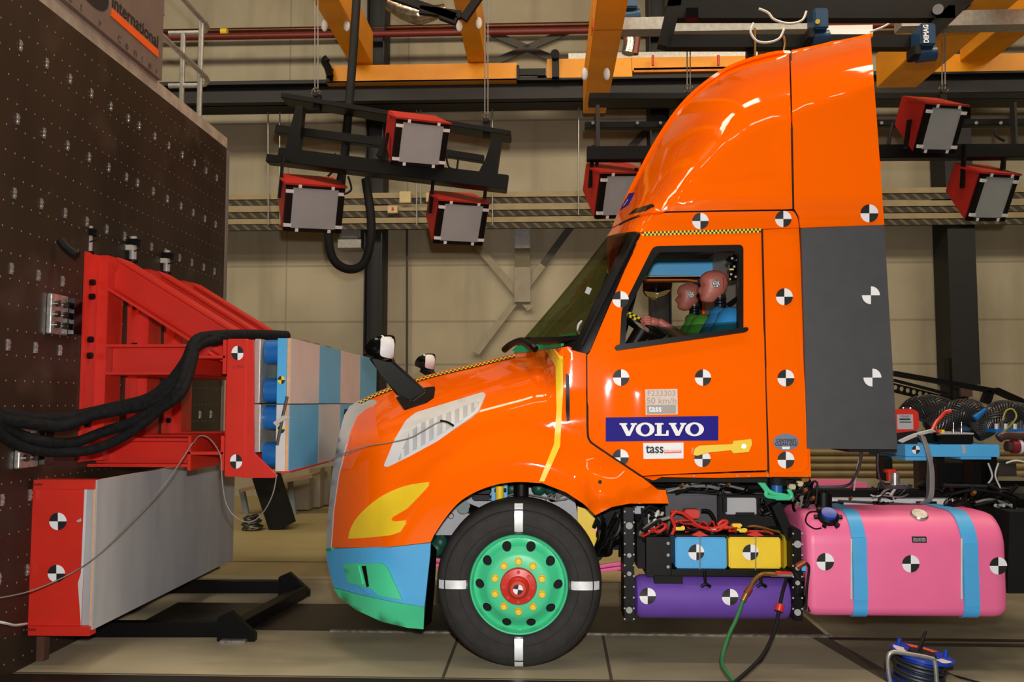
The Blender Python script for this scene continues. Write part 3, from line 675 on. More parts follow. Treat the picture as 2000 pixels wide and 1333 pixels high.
MB().tube([W(x, y, fenY(x, y) + .002) for x, y in sp([(1146.5, 692), (1147, 780), (1147.5, 842), (1151, 860), (1166, 873.5), (1252, 931)], 4)], .007, 6, 0).build('door_gap', BLACKM, fen)
MB().tube([W(x, y, cabY(x, y) - .0) for x, y in sp([(1579, 446), (1571, 470), (1575, 700), (1578, 890), (1574, 916), (1560, 923), (1503, 924)], 4)[8:]], .004, 6, 0).build('panel_crease', ORANGE, rear)
# windscreen and its black pillar
ws = [(1018, 665), (1060, 608), (1110, 546), (1160, 488), (1185, 462), (1196, 458), (1224, 456), (1200, 512), (1160, 592), (1131, 660), (1090, 664)]
mb = MB(); vs = []; N1, N2 = 14, 28
for i in range(N1 + 1):
    v = i / N1; a = W(1226 + (1129 - 1226) * v, 456 + (664 - 456) * v, 5.66); c = W(1190 + (1019 - 1190) * v, 458 + (666 - 458) * v + 4 * sin(pi * v), YC)
    for j in range(N2 + 1):
        th = pi * j / N2; vs.append((c.x + (a.x - c.x) * (1 - sin(th) ** 1.0) if 0 else c.x + (a.x - c.x) * abs(cos(th)) ** 1.6, YC - (YC - a.y) * cos(th), a.z * abs(cos(th)) + c.z * (1 - abs(cos(th)))))
mb.add(vs, [(i * (N2 + 1) + j, i * (N2 + 1) + j + 1, (i + 1) * (N2 + 1) + j + 1, (i + 1) * (N2 + 1) + j) for i in range(N1) for j in range(N2)]).build('windscreen', GLASSW, truck, 60)
pl = pair('windscreen_pillar', BLACK, truck, 50, rp([(1222, 455), (1236, 453), (1251, 457), (1200, 570), (1152, 686), (1146, 691), (1095, 678), (1128, 663), (1160, 590), (1200, 510)], 3), offs(cabY, .014), step=9, th=.06)
MB().tube([W(x, y, cabY(x, y) - .02) for x, y in ((1243, 460), (1190, 565), (1136, 676))], .012, 8, 3).build('gutter_rail', BLACKM, pl)
skin([(1018, 664), (1024, 659), (1090, 658), (1131, 655), (1131, 663), (1090, 668), (1022, 668)], offs(cabY, .004), step=9, th=.02, mirror=True).build('lower_screen_trim', BLACK, truck, 50)
skin([(1018, 667), (1060, 667), (1095, 667), (1096, 679), (1072, 681), (1010, 690), (1000, 685)], lambda x, y: lerp_tab([(1000, 6.5), (1060, 6.25), (1097, 5.72)], x), step=9, th=.02, mirror=True).build('cowl', DASHG, truck, 50)
MB().prism([W(1147, 560, 5.72), W(1156, 564, 5.72), W(1151, 576, 5.72), W(1142, 572, 5.72)], (0, .004, 0)).build('screen_sticker', LGREY, truck)
wp = MB(); wp.tube([W(985, 684, 6.5), W(1000, 672, 6.4), W(1020, 666, 6.2), W(1038, 676, 5.95), W(1046, 683, 5.9)], .025, 8)
wp.build('wiper_arm', BLACK, truck)
MB().tube([W(1137, 627, 5.72), W(1130, 635, 5.72), W(1129, 648, 5.72), W(1136, 656, 5.72)], .008, 8).build('cable_loop', CABLEW, truck)
# --- inside of the cab
X0, X1 = W(1130, 660, 5.6).x, W(1492, 600, 5.6).x
sm_ = skin(sp([(1256, 551), (1256, 570), (1264, 580), (1280, 583), (1300, 578), (1311, 566), (1313, 551)], 4), lambda x, y: 8.0 - .05 * (1 - min(1, abs(x - 1284) / 30)), step=9, th=.14).build('side_mirror', BLACKG, truck, 60)
skin(sp([(1258, 569), (1265, 579), (1280, 582), (1299, 577), (1309, 566), (1285, 572)], 3), lambda x, y: 7.98 - .05 * (1 - min(1, abs(x - 1284) / 30)), step=9, th=.02).build('mirror_reflection', mat('reflection_olive', (124, 104, 60), .2), sm_)  # brown reflection in the mirror's lower half, painted as an olive patch
MB().box((X1, 5.62, 1.15), (X1 + .03, 7.68, 3.1)).build('cab_rear_wall', BEIGEC, truck)
MB().box((X0 + .1, 5.6, 1.12), (X1, 7.7, 1.16)).build('cab_floor', BLACKM, truck)
fd = skin([(1242, 505), (1480, 505), (1480, 900), (1170, 900), (1170, 740), (1220, 570)], flat(7.76), [rp([(1246, 549), (1362, 549), (1364, 735), (1198, 735)], 10)], step=60, th=.05).build('door', ORANGE, truck)
skin(rp([(1240, 540), (1370, 540), (1374, 740), (1184, 740)], 10), flat(7.70), [rp([(1250, 551), (1360, 551), (1362, 735), (1202, 735)], 10)], step=60, th=.05).build('window_seal', BLACK, fd)
MB().prism([W(1252, 547, 7.66), W(1258, 545.5, 7.66), W(1340, 545.5, 7.66), W(1362, 548, 7.66), W(1362, 551, 7.66), W(1340, 548, 7.66), W(1252, 549, 7.66)], (0, .02, 0)).build('door_edge', ORANGE, fd)
sh = MB().prism([W(1262, 504, 7.3), W(1424, 507, 7.3), W(1430, 538, 7.3), W(1250, 538, 7.3)], (0, .02, 0)).build('overhead_shelf', BLUE, truck)
MB().box(W(1240, 541, 7.28), W(1440, 538, 7.28) + Vector((0, (7.3) - (7.28), 0))).build('shelf_edge', LGREY, sh)
MB().prism([W(1240, 538, 7.2), W(1268, 538, 7.2), W(1284, 494, 7.2), W(1250, 494, 7.2)], (0, .3, 0)).build('corner_trim', DASHG, truck)
MB().box(W(1230, 503, 7.6), (X1, 5.75, W(1300, 470, 6.6).z)).build('headliner', GREY, truck)
MB().prism([W(1064, 664, 6.1), W(1118, 649, 6.1), W(1215, 658, 6.1), W(1215, 760, 6.1), W(1160, 760, 6.1), W(1120, 675, 6.1)], (0, 1.45, 0)).build('dashboard', DASHG, truck, bev=.02)
MB().prism([W(1140, 700, 5.75), W(1235, 668, 5.75), W(1240, 760, 5.75), W(1140, 760, 5.75)], (0, 1.8, 0)).build('lower_dashboard', BLACKM, truck, bev=.02)
# steering wheel
sc = W(1258, 641, 6.1); ax = Vector((.54, 0, .84)).normalized()
sw = MB(); t1 = Vector((0, 1, 0)); t2 = ax.cross(t1)
sw.tube([sc + (t1 * cos(a) + t2 * sin(a)) * .225 for a in [2 * pi * k / 24 for k in range(24)]], .017, 10, 2, True)
for a in (0, 2 * pi / 3, 4 * pi / 3): sw.bar(sc - ax * .03, sc + (t1 * cos(a) + t2 * sin(a)) * .22, .035, .012, ax)
stw = sw.build('steering_wheel', BLACK, truck); MB().cyl(sc - ax * .5, sc - ax * .02, .04, .06).build('steering_column', BLACK, stw)
def rimtape(a0, a1):
    mb = MB(); n = 14
    for i in range(n):
        for j in range(6):
            vs = []
            for p, q in ((i, j), (i + 1, j), (i + 1, j + 1), (i, j + 1)):
                a = a0 + (a1 - a0) * p / n; b = 2 * pi * q / 6; rd = t1 * cos(a) + t2 * sin(a); vs.append(sc + rd * .225 + (rd * cos(b) + ax * sin(b)) * .0205)
            mb.add(vs, [(0, 1, 2, 3)], (i + j) % 2)
    mb.build('checker_tape', [MARKB, MARKY], stw)
rimtape(1.75, 2.85); rimtape(3.75, 4.5)
# seats
def seat(Y, x):
    s = MB().prism([(x - .38, Y - .25, 1.50), (x + .12, Y - .25, 1.46), (x + .12, Y - .25, 1.60), (x - .38, Y - .25, 1.63)], (0, .5, 0)).build('seat', BEIGEC, truck, bev=.04)
    MB().prism([(x + .04, Y - .24, 1.5), (x + .17, Y - .24, 1.5), (x + .25, Y - .24, 2.36), (x + .14, Y - .24, 2.38)], (0, .48, 0)).build('backrest', BEIGEC, s, bev=.04)
    MB().box((x - .25, Y - .18, 1.16), (x + .1, Y + .18, 1.5)).build('seat_base', BLACKM, s)
HX = W(1397, 560, 6.1).x
seat(6.1, HX + .02); seat(7.2, HX + .02)
ub = MB()
for a, b in (((1422, 500), (1446, 512)), ((1426, 512), (1449, 528)), ((1424, 528), (1444, 547)), ((1432, 494), (1440, 548))): ub.box(W(*a, 5.82), W(*b, 5.82) + Vector((0, (5.9) - (5.82), 0)))
ub.build('belt_anchor_unit', BLACKG, truck, bev=.012)
ub = MB()
for x, y in ((1430, 505), (1440, 508), (1428, 536), (1437, 541), (1443, 520), (1434, 521)): ub.cyl(W(x, y, 5.82), W(x, y, 5.80), .008, n=10)
ub.build('anchor_bolts', BOLT, truck); MB().box(W(1425, 525, 5.815), W(1433, 528, 5.815) + Vector((0, (5.83) - (5.815), 0))).build('anchor_label', MARKY, truck)
MB().prism([W(1448, 572, 5.9), W(1450, 582, 5.9), W(1424, 601, 6.0), W(1418, 594, 6.0)], (0, .01, 0)).build('seat_belt', BLACK, truck)
# --- stickers, handle
hd = MB(); hp = [(1354, 889), (1358, 876), (1366, 871), (1430, 868), (1436, 862), (1467, 858), (1469, 868), (1462, 884), (1432, 886), (1428, 880), (1380, 885), (1362, 891)]
skin(hp, offs(cabY, .05), step=14, th=.03, mb=hd); skin([(1432, 862), (1467, 858), (1469, 868), (1462, 884), (1432, 886)], offs(cabY, .045), step=14, th=.045, mb=hd); skin([(1354, 889), (1358, 876), (1372, 874), (1368, 889)], offs(cabY, .045), step=14, th=.045, mb=hd)
hnd = hd.build('handle', YELLOW, door, bev=.004); MB().cyl(W(1453, 872, 5.41), W(1453, 872, 5.40), .012).build('lock', CHROME, hnd)
for x, y, fl in ((1212, 585, 0), (1213, 738, 0), (1373, 738, 0), (1212, 894, 0), (1372, 897, 0)): marker(x, y, 16, cabY, door)
for x, y in ((1532, 580), (1535, 739), (1535, 899)): marker(x, y, 16.5, cabY, rear)
for x, y in ((1368, 432), (1530, 428)): marker(x, y, 16, cabY, head)
marker(1698, 417, 17.5, fairY, fr2)
for x, y in ((1701, 577), (1704, 738)): marker(x, y, 17.5, flat(5.46), se, white=True)
vs_ = skin([(1183, 816), (1403, 813), (1403, 861), (1183, 863)], offs(cabY, .004), step=30, th=.003).build('name_sticker', NAVY, door)
GL = {'V': [(0, 1), (.50, 1), (.50, .87), (.40, .87), (.63, .33), (.84, .87), (.74, .87), (.74, 1), (1.15, 1), (1.15, .87), (1.06, .87), (.70, 0), (.46, 0), (.09, .87), (0, .87)],
      'L': [(0, 1), (.56, 1), (.56, .87), (.43, .87), (.43, .13), (.72, .13), (.76, .42), (.9, .42), (.9, 0), (0, 0), (0, .13), (.13, .13), (.13, .87), (0, .87)]}
mb = MB(); x = 0
for ch in 'VOLVO':
    f = lambda u, v, x=x: (1210 + (x + u) * 166 / 5.63, 852 - v * 25 - .5 * (u + x) / 5.6)
    if ch == 'O':
        E = lambda a, rx, ry: f(.62 + rx * cos(a), .5 + ry * sin(a)); A = [2 * pi * k / 28 for k in range(28)]
        skin([E(a, .62, .54) for a in A], offs(cabY, .009), [[E(a, .30, .40) for a in A]], step=12, th=.003, mb=mb); x += 1.27
    else: skin([f(*p) for p in GL[ch]], offs(cabY, .009), step=12, th=.003, mb=mb); x += {'V': 1.08, 'L': .92}[ch]
mb.build('lettering', MARKW, vs_)
s2 = skin([(1256, 866), (1335, 865), (1335, 896), (1257, 897)], offs(cabY, .004), step=40, th=.003).build('sponsor_sticker', MARKW, door)
textpx('tass', 1261, 870, 1296, 886, offs(cabY, .001), bold=.02).build('lettering', MARKB, s2)
mb = textpx('international', 1297, 877, 1331, 884, offs(cabY, .001)); skin([(1297, 884), (1331, 883), (1331, 885), (1297, 886)], offs(cabY, .009), step=40, th=.002, mb=mb); mb.build('small_lettering', ORG2, s2)
s3 = skin([(1260, 761), (1323, 760), (1324, 810), (1261, 811)], offs(cabY, .004), step=40, th=.003).build('data_sticker', mat('faded_paper', (216, 196, 182), .6), door)
FADE = mat('faded_print', (200, 150, 116), .6); mb = textpx('F233303', 1265, 763, 1319, 774, offs(cabY, .001), bold=.01); textpx('50 km/h', 1263, 777, 1321, 789, offs(cabY, .001), mb=mb, bold=.01).build('lettering', mat('faded_grey_print', (176, 158, 146), .6), s3)
skin([(1264, 792), (1320, 791), (1320, 808), (1264, 809)], offs(cabY, .008), step=40, th=.002).build('sticker_band', mat('faded_grey_band', (160, 160, 156), .6), s3)
textpx('tass', 1267, 794, 1292, 805, offs(cabY, .004), bold=.02).build('band_lettering', MARKW, s3)
skin([(1293, 803), (1319, 802), (1319, 804), (1293, 805)], offs(cabY, .011), step=40, th=.002).build('band_stripe', FADE, s3)
A = [2 * pi * k / 32 for k in range(32)]
s4 = skin([(1535 + 25 * cos(a), 864 + 16.5 * sin(a)) for a in A], offs(cabY, .002), step=20, th=.003).build('oval_sticker', mat('silver_sticker', (128, 134, 156), .35, .3), rear)
mb = textpx('CERTIFIED', 1516, 858, 1555, 864, cabY, bold=.02); textpx('CLEAN IDLE', 1514, 865, 1557, 871, cabY, mb=mb, bold=.02); mb.build('lettering', MARKB, s4)
skin([(1527, 873), (1543, 873), (1542, 878), (1528, 878)], offs(cabY, .006), step=20, th=.002).build('sticker_plate', MARKW, s4)
# --- front wheel
def wheel(Yf, sgn, full=True):
    c = Vector((WX0, Yf, RW)); a = Vector((0, sgn, 0))     # a points into the truck
    wh = MB().lathe([(.300, .03), (.315, .008), (.345, .0), (.42, .0), (.468, .012), (.490, .03), (.503, .06), (.511, .085), (.511, .26), (.50, .285), (.47, .3), (.31, .3), (.300, .27)], c, a, 72).build('front_wheel', TYRE, truck, 50)
    gv = MB()
    for r in (.455, .365): gv.lathe([(r - .004, .004), (r, -.003), (r + .004, .004)], c, a, 72)
    gv.build('sidewall_ridge', TYRE, wh)
    rim = MB(); R1 = [.304, .298, .290, .282]; H1 = [.020, .006, .010, .05]
    rim.lathe(list(zip(R1, H1)) + [(.278, .06)], c, a, 72)
    nb = 10; k = 8; r0, r1, rh, hr = .200, .278, .240, .029           # disc ring with round hand holes
    h_in = lambda r: .06 - .075 * sst(.278, .175, r)
    U = Vector((0, 0, 1)); Rr = Vector((1, 0, 0))
    P = lambda r, t, dh=0: c + a * (h_in(r) + dh) + (Rr * cos(t) + U * sin(t)) * r
    for b in range(nb):
        tc = 2 * pi * b / nb; m = 24; inn = []; out = []
        for j in range(m):
            q = 2 * pi * j / m; inn.append((rh + hr * cos(q), tc + hr * sin(q) / rh)); cx, cy = cos(q), sin(q); s = 1 / max(abs(cx), abs(cy)); out.append((rh + (r1 - rh if cx > 0 else rh - r0) * cx * s, tc + pi / nb * cy * s))
        rim.add([P(*p) for p in inn] + [P(*p) for p in out] + [P(p[0], p[1], .02) for p in inn], [(j, (j + 1) % m, m + (j + 1) % m, m + j) for j in range(m)] + [(j, (j + 1) % m, 2 * m + (j + 1) % m, 2 * m + j) for j in range(m)])
    rim.lathe([(.200, h_in(.2)), (.19, h_in(.19)), (.175, -.015), (.125, -.018), (.11, -.018), (.10, .03)], c, a, 72)
    rim.build('rim', GREEN, wh, 40)
    MB().lathe([(.278, .13), (.02, .13)], c, a, 40).build('brake_drum', BLACKM, wh)
    hub = MB().lathe([(.112, -.018), (.112, -.03), (.105, -.045), (.066, -.052), (.064, -.085), (.050, -.100), (.046, -.118), (.0001, -.120)], c, a, 48)
    for b in range(8):
        q = 2 * pi * b / 8; d = Rr * cos(q) + U * sin(q); hub.cyl(c + d * .088 - a * .03, c + d * .088 - a * .058, .011, n=8)
    hub.build('hub', RED, wh)
    for b in range(10):
        q = 2 * pi * b / 10 + pi / 2; d = Rr * cos(q) + U * sin(q); p = c + d * .150
        MB().lathe([(.023, .018), (.023, .030), (.018, .034), (.017, .052), (.0001, .053)], p, -a, 14).build('lug_nut', YELLOW, wh)
    if full:
        for q in range(4):
            d = (Rr, U, -Rr, -U)[q]; e = (U, Rr, U, Rr)[q]; mb = MB(); pr = [(.312, .010), (.345, -.004), (.42, -.004), (.47, .008), (.492, .026)]
            vs = [c + d * r + a * h + e * s for r, h in pr for s in (-.026, .026)]; mb.add(vs, [(2 * i, 2 * i + 1, 2 * i + 3, 2 * i + 2) for i in range(len(pr) - 1)])
            mb.build('reflective_tape', TAPE, wh)
        disc(mm := MB(), lambda u, v: c + Vector((u * .03, -.122, v * .03)), 24, 0, 1); mm = MB()
        for q in range(4): disc(mm, lambda u, v: c + Vector((u * .03, -.122, v * .03)), 24, 0, 1, q * pi / 2 - .15, (q + 1) * pi / 2 - .15, q % 2)
        mm.build('target_marker', [MARKW, MARKB], wh)
wheel(5.40, 1); wheel(2 * YC - 5.40, -1, False)
# --- frame, engine bay seen through the wheel arch
rail = MB()
for Y in (6.22, 7.08):
    for k in (0, 1):
        rail.bar(W(870, 1003, 6.22) * 1 + Vector((0, Y - 6.22, 0)), W(2100, 1008, 6.22) + Vector((0, Y - 6.22, 0)), .075, .2)
rail.build('frame_rail', BLACK, truck)
MB().prism([W(838, 1046, 5.95), W(872, 975, 5.95), W(940, 944, 5.95), W(1120, 962, 5.95), W(1135, 1046, 5.95)], (0, .02, 0)).build('engine_panel', LGREY, truck)
MB().cyl(W(912, 992, 5.93), W(932, 1000, 5.84), .032, .03).build('air_pipe', BLACK, truck)
MB().cyl(W(905, 991, 5.94), W(905, 991, 5.86), .045).build('pipe_flange', TANGREEN, truck)
MB().tube([W(925, 962, 5.9), W(935, 956, 5.9), W(945, 955, 5.88), W(958, 962, 5.86)], .009, 8).build('hose', BLACK, truck)
MB().lathe([(.016, 0), (.022, -.01), (.016, -.02)], W(881, 1008, 5.95), (0, 1, 0), 20).build('panel_ring', CLAMP, truck)
MB().tube([W(925, 975, 5.85), W(940, 970, 5.84), W(968, 978, 5.84), W(1010, 965, 5.84), W(1080, 975, 5.86)], .006, 6).build('cable', WIRE, truck)
bb = MB()
for y0, y1 in ((955, 968), (968, 980)): bb.box(W(922, y0, 5.8), W(958, y1 - 2, 5.8) + Vector((0, (5.9) - (5.8), 0)))
bb.build('linkage', BLACK, truck, bev=.01)
MB().prism([W(960, 946, 5.75), W(991, 946, 5.75), W(991, 980, 5.75), W(960, 982, 5.75)], (0, .06, 0)).build('shock_bracket', BLUE, truck)
MB().cyl(W(976, 950, 5.70), W(976, 988, 5.70), .028).build('shock_absorber', YELLOW, truck)
MB().cyl(W(966, 958, 5.70), W(989, 958, 5.70), .012).build('shock_bolt', BLACK, truck)
MB().cyl(W(1018, 942, 5.8), W(1018, 985, 5.8), .05).build('air_bellows', BLACK, truck)
for x in (1000, 1052, 1075): MB().ball(W(x, 955, 5.92), .05).build('engine_block', TANGREEN, truck)
MB().prism([W(1128, 990, 5.8), W(1172, 1003, 5.8), W(1172, 1040, 5.8), W(1160, 1068, 5.8), W(1128, 1068, 5.8)], (0, .03, 0)).build('spring_bracket', YELLOW, truck)
for x in (1138, 1165): MB().cyl(W(x, 1036, 5.78), W(x, 1036, 5.80), .014, n=12).build('bracket_bolt', PINK, truck)
sp_ = MB()
for k in range(2): sp_.tube([W(842, 1092 + 11 * k, 5.9), W(1013, 1122 + 10 * k, 5.9), W(1215, 1101 + 9 * k, 5.9)], .014, 6)
sp_.build('leaf_spring', PINK, truck)
MB().bar(W(842, 1098, 6.0), W(1215, 1110, 6.0), .06, .03).build('axle_arm', BLACK, truck)
MB().bar(W(842, 1099, 5.94), W(880, 1103, 5.94), .02, .012).build('spring_clip', RED, truck)
for x, y, r in ((860, 1060, .05), (852, 1072, .06), (1160, 1078, .07)): MB().ball(W(x, y, 5.95), r).build('steering_box', TANGREEN, truck)
for k in range(5): MB().tube([W(1150 + 6 * k, 1010 + 8 * k, 5.85), W(1175 + 4 * k, 1030 + 9 * k, 5.8), W(1190, 1060 + 6 * k, 5.85), W(1170 - 3 * k, 1085, 5.9)], .012, 8).build('hose', BLACK, truck)
MB().box(W(1178, 990, 5.85), W(1215, 1075, 5.85) + Vector((0, (6.1) - (5.85), 0))).build('bulkhead', BLACKM, truck)
# --- battery box and brackets
def studded(x, y0, y1, wd, Y):
    s = MB().box(W(x - wd, y0, Y), W(x + wd, y1, Y) + Vector((0, (Y + .25) - (Y), 0))).build('step_bracket', BLACK, truck, bev=.006); b = MB(); y = y0 + 8; i = 0
    while y < y1 - 4:
        for sx in (-.8, .8): b.cyl(W(x + sx * wd, y, Y - .004), W(x + sx * wd, y, Y - .02), .006, n=8)
        y += 21
    b.build('bracket_bolts', BOLT, s)
    d = MB()
    for k, yy in enumerate((y0 + .16 * (y1 - y0), y0 + .42 * (y1 - y0), y0 + .58 * (y1 - y0), y0 + .9 * (y1 - y0))): d.cyl(W(x, yy, Y), W(x, yy, Y - .03), (.022, .014, .014, .02)[k], n=12)
    d.build('spacer', BOLT, s); return s
studded(1229, 992, 1215, 11, 5.48); studded(1558, 1035, 1215, 11, 5.44)
MB().box(W(1262, 1050, 5.52), W(1312, 1128, 5.52) + Vector((0, (5.8) - (5.52), 0))).build('bracket_plate', BLACK, truck, bev=.004)
mb = MB()
for y in (1062, 1085, 1108): mb.cyl(W(1305, y, 5.52), W(1305, y, 5.505), .01, n=10)
mb.build('plate_bolts', BOLT, truck)
MB().box(W(1278, 1126, 5.50), W(1334, 1141, 5.50) + Vector((0, (5.6) - (5.50), 0))).build('foot_plate', BLACKM, truck)
tray = MB().box(W(1312, 1113, 5.5), W(1548, 1127, 5.5) + Vector((0, (5.95) - (5.5), 0))).build('battery_tray', BLACK, truck)
for x0, x1, m, lx in ((1319, 1420, BLUE, 1367), (1423, 1526, YELLOW, 1476)):
    b = MB().box(W(x0, 1050, 5.52), W(x1, 1112, 5.52) + Vector((0, (5.86) - (5.52), 0))).build('battery', m, truck, bev=.008)
    marker((1360 if m == BLUE else 1466), 1079.5, 15.5, 5.52, b)
    MB().box(W(x0, 1045, 5.52), W(x1, 1050, 5.52) + Vector((0, (5.86) - (5.52), 0))).build('battery_lid', BLACK, b)
    MB().cyl(W(lx, 1045, 5.51), W(lx, 1118, 5.51), .004, n=8).build('tie_rod', CLAMP, b)
    MB().prism([W(lx - 16, 1046, 5.50), W(lx, 1038, 5.50), W(lx + 16, 1047, 5.50), W(lx, 1049, 5.50)], (0, .03, 0)).build('wing_clip', RED, b)
    h = MB().cyl(W(lx + 9, 1116, 5.5), W(lx + 11, 1143, 5.5), .009, n=10).tube([W(lx + 2, 1147, 5.5), W(lx + 11, 1142, 5.5), W(lx + 21, 1147, 5.5)], .010, 8); h.build('toggle_handle', BLACK, b)
MB().prism([W(1531, 1047, 5.55), W(1546, 1042, 5.62), W(1546, 1095, 5.62), W(1531, 1112, 5.55)], (0, .2, 0)).build('battery_side', YELLOW, truck)
MB().bar(W(1512, 985, 5.6), W(1545, 1060, 5.6), .12, .06).build('diagonal_brace', BLACK, truck)
MB().box(W(1300, 965, 5.75), W(1402, 1042, 5.75) + Vector((0, (6.0) - (5.75), 0))).build('equipment_box', GREY, truck, bev=.01)
MB().box(W(1402, 968, 5.72), W(1520, 1036, 5.72) + Vector((0, (6.0) - (5.72), 0))).build('equipment_box', BLACKM, truck, bev=.01)
cu = MB().box(W(1417, 973, 5.68), W(1478, 1006, 5.68) + Vector((0, (5.75) - (5.68), 0))).build('control_unit', LGREY, truck, bev=.006)
fr_ = MB()
for p in ([(1413, 973), (1420, 973), (1420, 1001), (1413, 1001)], [(1438, 1002), (1474, 1002), (1474, 1008), (1438, 1008)]): fr_.prism([W(*q, 5.66) for q in p], (0, .03, 0))
fr_.build('unit_bracket', BLACK, cu)
MB().box(W(1337, 996, 5.62), W(1367, 1014, 5.62) + Vector((0, (5.72) - (5.62), 0))).build('junction_box', RED, truck, bev=.008)
random.seed(11)
for k, pts in enumerate(([(1310, 1000), (1335, 1004), (1370, 1030), (1410, 1032), (1440, 1030)], [(1318, 1020), (1340, 1018), (1380, 1033), (1405, 1030)], [(1312, 1045), (1318, 1030), (1312, 1010), (1322, 998)], [(1270, 1030), (1285, 1040), (1300, 1028), (1290, 1015)], [(1400, 1032), (1420, 1022), (1412, 1018), (1402, 1026)])):
    MB().tube([W(x, y, 5.56 + .02 * (k % 2)) for x, y in pts], .011, 8).build('battery_cable', RED, truck)
for pts in ([(1370, 998), (1385, 1000), (1395, 1015), (1396, 1032)], [(1255, 1000), (1270, 990), (1290, 1000), (1302, 1020)], [(1240, 1010), (1256, 1030), (1258, 1060)], [(1510, 1050), (1518, 1056), (1528, 1050)]):
    MB().tube([W(x, y, 5.6) for x, y in pts], .012, 8).build('hose', BLACK, truck)
for x, y, m in ((1328, 1033, YELLOW), (1450, 1037, YELLOW), (1440, 1029, YELLOW), (1392, 1036, WHITE), (1412, 1030, RED)): MB().box(W(x - 10, y - 5, 5.55), W(x + 10, y + 4, 5.55) + Vector((0, (5.6) - (5.55), 0))).build('terminal_block', m, truck, bev=.006)
for a, b in (((1240, 990), (1262, 1008)), ((1266, 1002), (1284, 1048))): MB().box(W(*a, 5.7), W(*b, 5.7) + Vector((0, (5.9) - (5.7), 0))).build('bracket', LGREY, truck, bev=.01)
MB().box(W(1244, 1008, 5.6), W(1262, 1112, 5.6) + Vector((0, (5.85) - (5.6), 0))).build('bracket_plate', BLACKM, truck, bev=.006)
# air lines under the cab
for pts, r, m in (([(1260, 940), (1330, 948), (1365, 945), (1460, 955), (1560, 945)], .03, BLACK), ([(1250, 955), (1340, 960), (1400, 950), (1500, 958), (1580, 950)], .022, BLACKM), ([(1350, 934), (1352, 950), (1348, 970)], .04, BLACK), ([(1300, 958), (1330, 962), (1345, 975)], .008, CABLEW), ([(1400, 962), (1450, 968), (1500, 962), (1530, 970)], .006, WIRE), ([(1370, 945), (1400, 938), (1430, 948)], .008, BRASS)):
    MB().tube([W(x, y, 5.85) for x, y in pts], r, 8).build('air_line', m, truck)
MB().box(W(1360, 936, 5.9), W(1580, 960, 5.9) + Vector((0, (6.2) - (5.9), 0))).build('cab_mount', BLACKM, truck, bev=.02)
for pts in ([(1482, 940), (1496, 958), (1500, 970), (1542, 974)], [(1490, 944), (1505, 962), (1540, 970)], [(1540, 956), (1545, 972), (1515, 974)]): MB().tube([W(x, y, 5.62) for x, y in pts], .014, 8).build('wrapped_hose', GREEN, truck)
MB().cyl(W(1517, 948, 5.65), W(1517, 972, 5.65), .035).build('filter_cup', BLUED, truck)
MB().cyl(W(1517, 932, 5.68), W(1517, 949, 5.68), .055).build('filter_head', BLACKM, truck)
# --- purple air tank
c = W(1300, 1165, 5.62); R = .133
tk = MB().lathe([(.0001, 0), (R * .6, .004), (R * .9, .018), (R, .045), (R, .93), (R * .9, .957), (R * .6, .972), (.0001, .975)], (W(1240, 1165, 5.5).x, 5.62, c.z), (1, 0, 0), 40).build('air_tank', PURPLE, truck)
def tkY(px, py): z = W(px, py, 5.5).z - c.z; return 5.62 - sqrt(max(0, R * R - z * z))
marker(1265, 1165, 16, tkY, tk); marker(1426, 1167, 16, tkY, tk)
# --- pink fuel tank
xa = W(1578, 1100, 5.40).x; xb = W(1968, 1100, 5.40).x; zb = W(1760, 1208, 5.40).z; zt = W(1760, 996, 5.62).z
pr = [(y, z) for y, z in rp([(5.40, zb), (6.02, zb), (6.02, zt), (5.40, zt)], .09, 6)]
pr = []
for cy, cz, r, a0 in ((5.40 + .06, zb + .06, .06, pi), (6.02 - .06, zb + .06, .06, 1.5 * pi), (6.02 - .14, zt - .14, .14, 0), (5.40 + .19, zt - .19, .19, .5 * pi)):
    for k in range(9): a = a0 + pi / 2 * k / 8; pr.append((cy + r * cos(a), cz + r * sin(a)))
cy, cz = 5.71, (zb + zt) / 2
mb = MB(); st = [(xa, .90), (xa + .008, .945), (xa + .022, .98), (xa + .045, 1), (xb - .075, 1), (xb - .04, .985), (xb - .012, .95), (xb, .90)]
vs = [(x, cy + (y - cy) * k, cz + (z - cz) * k) for x, k in st for y, z in pr]; n = len(pr)
fs = [(i * n + j, i * n + (j + 1) % n, (i + 1) * n + (j + 1) % n, (i + 1) * n + j) for i in range(len(st) - 1) for j in range(n)] + [tuple(range(n)), tuple((len(st) - 1) * n + j for j in range(n - 1, -1, -1))]
ft = mb.add(vs, fs).build('fuel_tank', PINK, truck, 50)
def band(px0, px1, o, name, i0=0, i1=None, dy=0):
    x0 = W(px0, 1100, 5.40).x; x1 = W(px1, 1100, 5.40).x; P = [(cy + (y - cy) * (1 + o / .31), cz + (z - cz) * (1 + o / .33)) for y, z in pr]
    if i1 is not None: P = P[i0:i1]
    mb = MB(); vs = [(x, y, z) for y, z in P for x in (x0, x1)] + [(x, cy + (y - cy) * .985, cz + (z - cz) * .985) for y, z in P for x in (x0, x1)]; m = len(P); q = 2 * m
    rr = range(m if i1 is None else m - 1); fs = []
    for i in rr: j = (i + 1) % m; fs += [(2 * i, 2 * i + 1, 2 * j + 1, 2 * j), (2 * i, 2 * j, q + 2 * j, q + 2 * i), (2 * i + 1, q + 2 * i + 1, q + 2 * j + 1, 2 * j + 1)]
    return mb.add(vs, fs).build(name, BLUE, ft, 50)
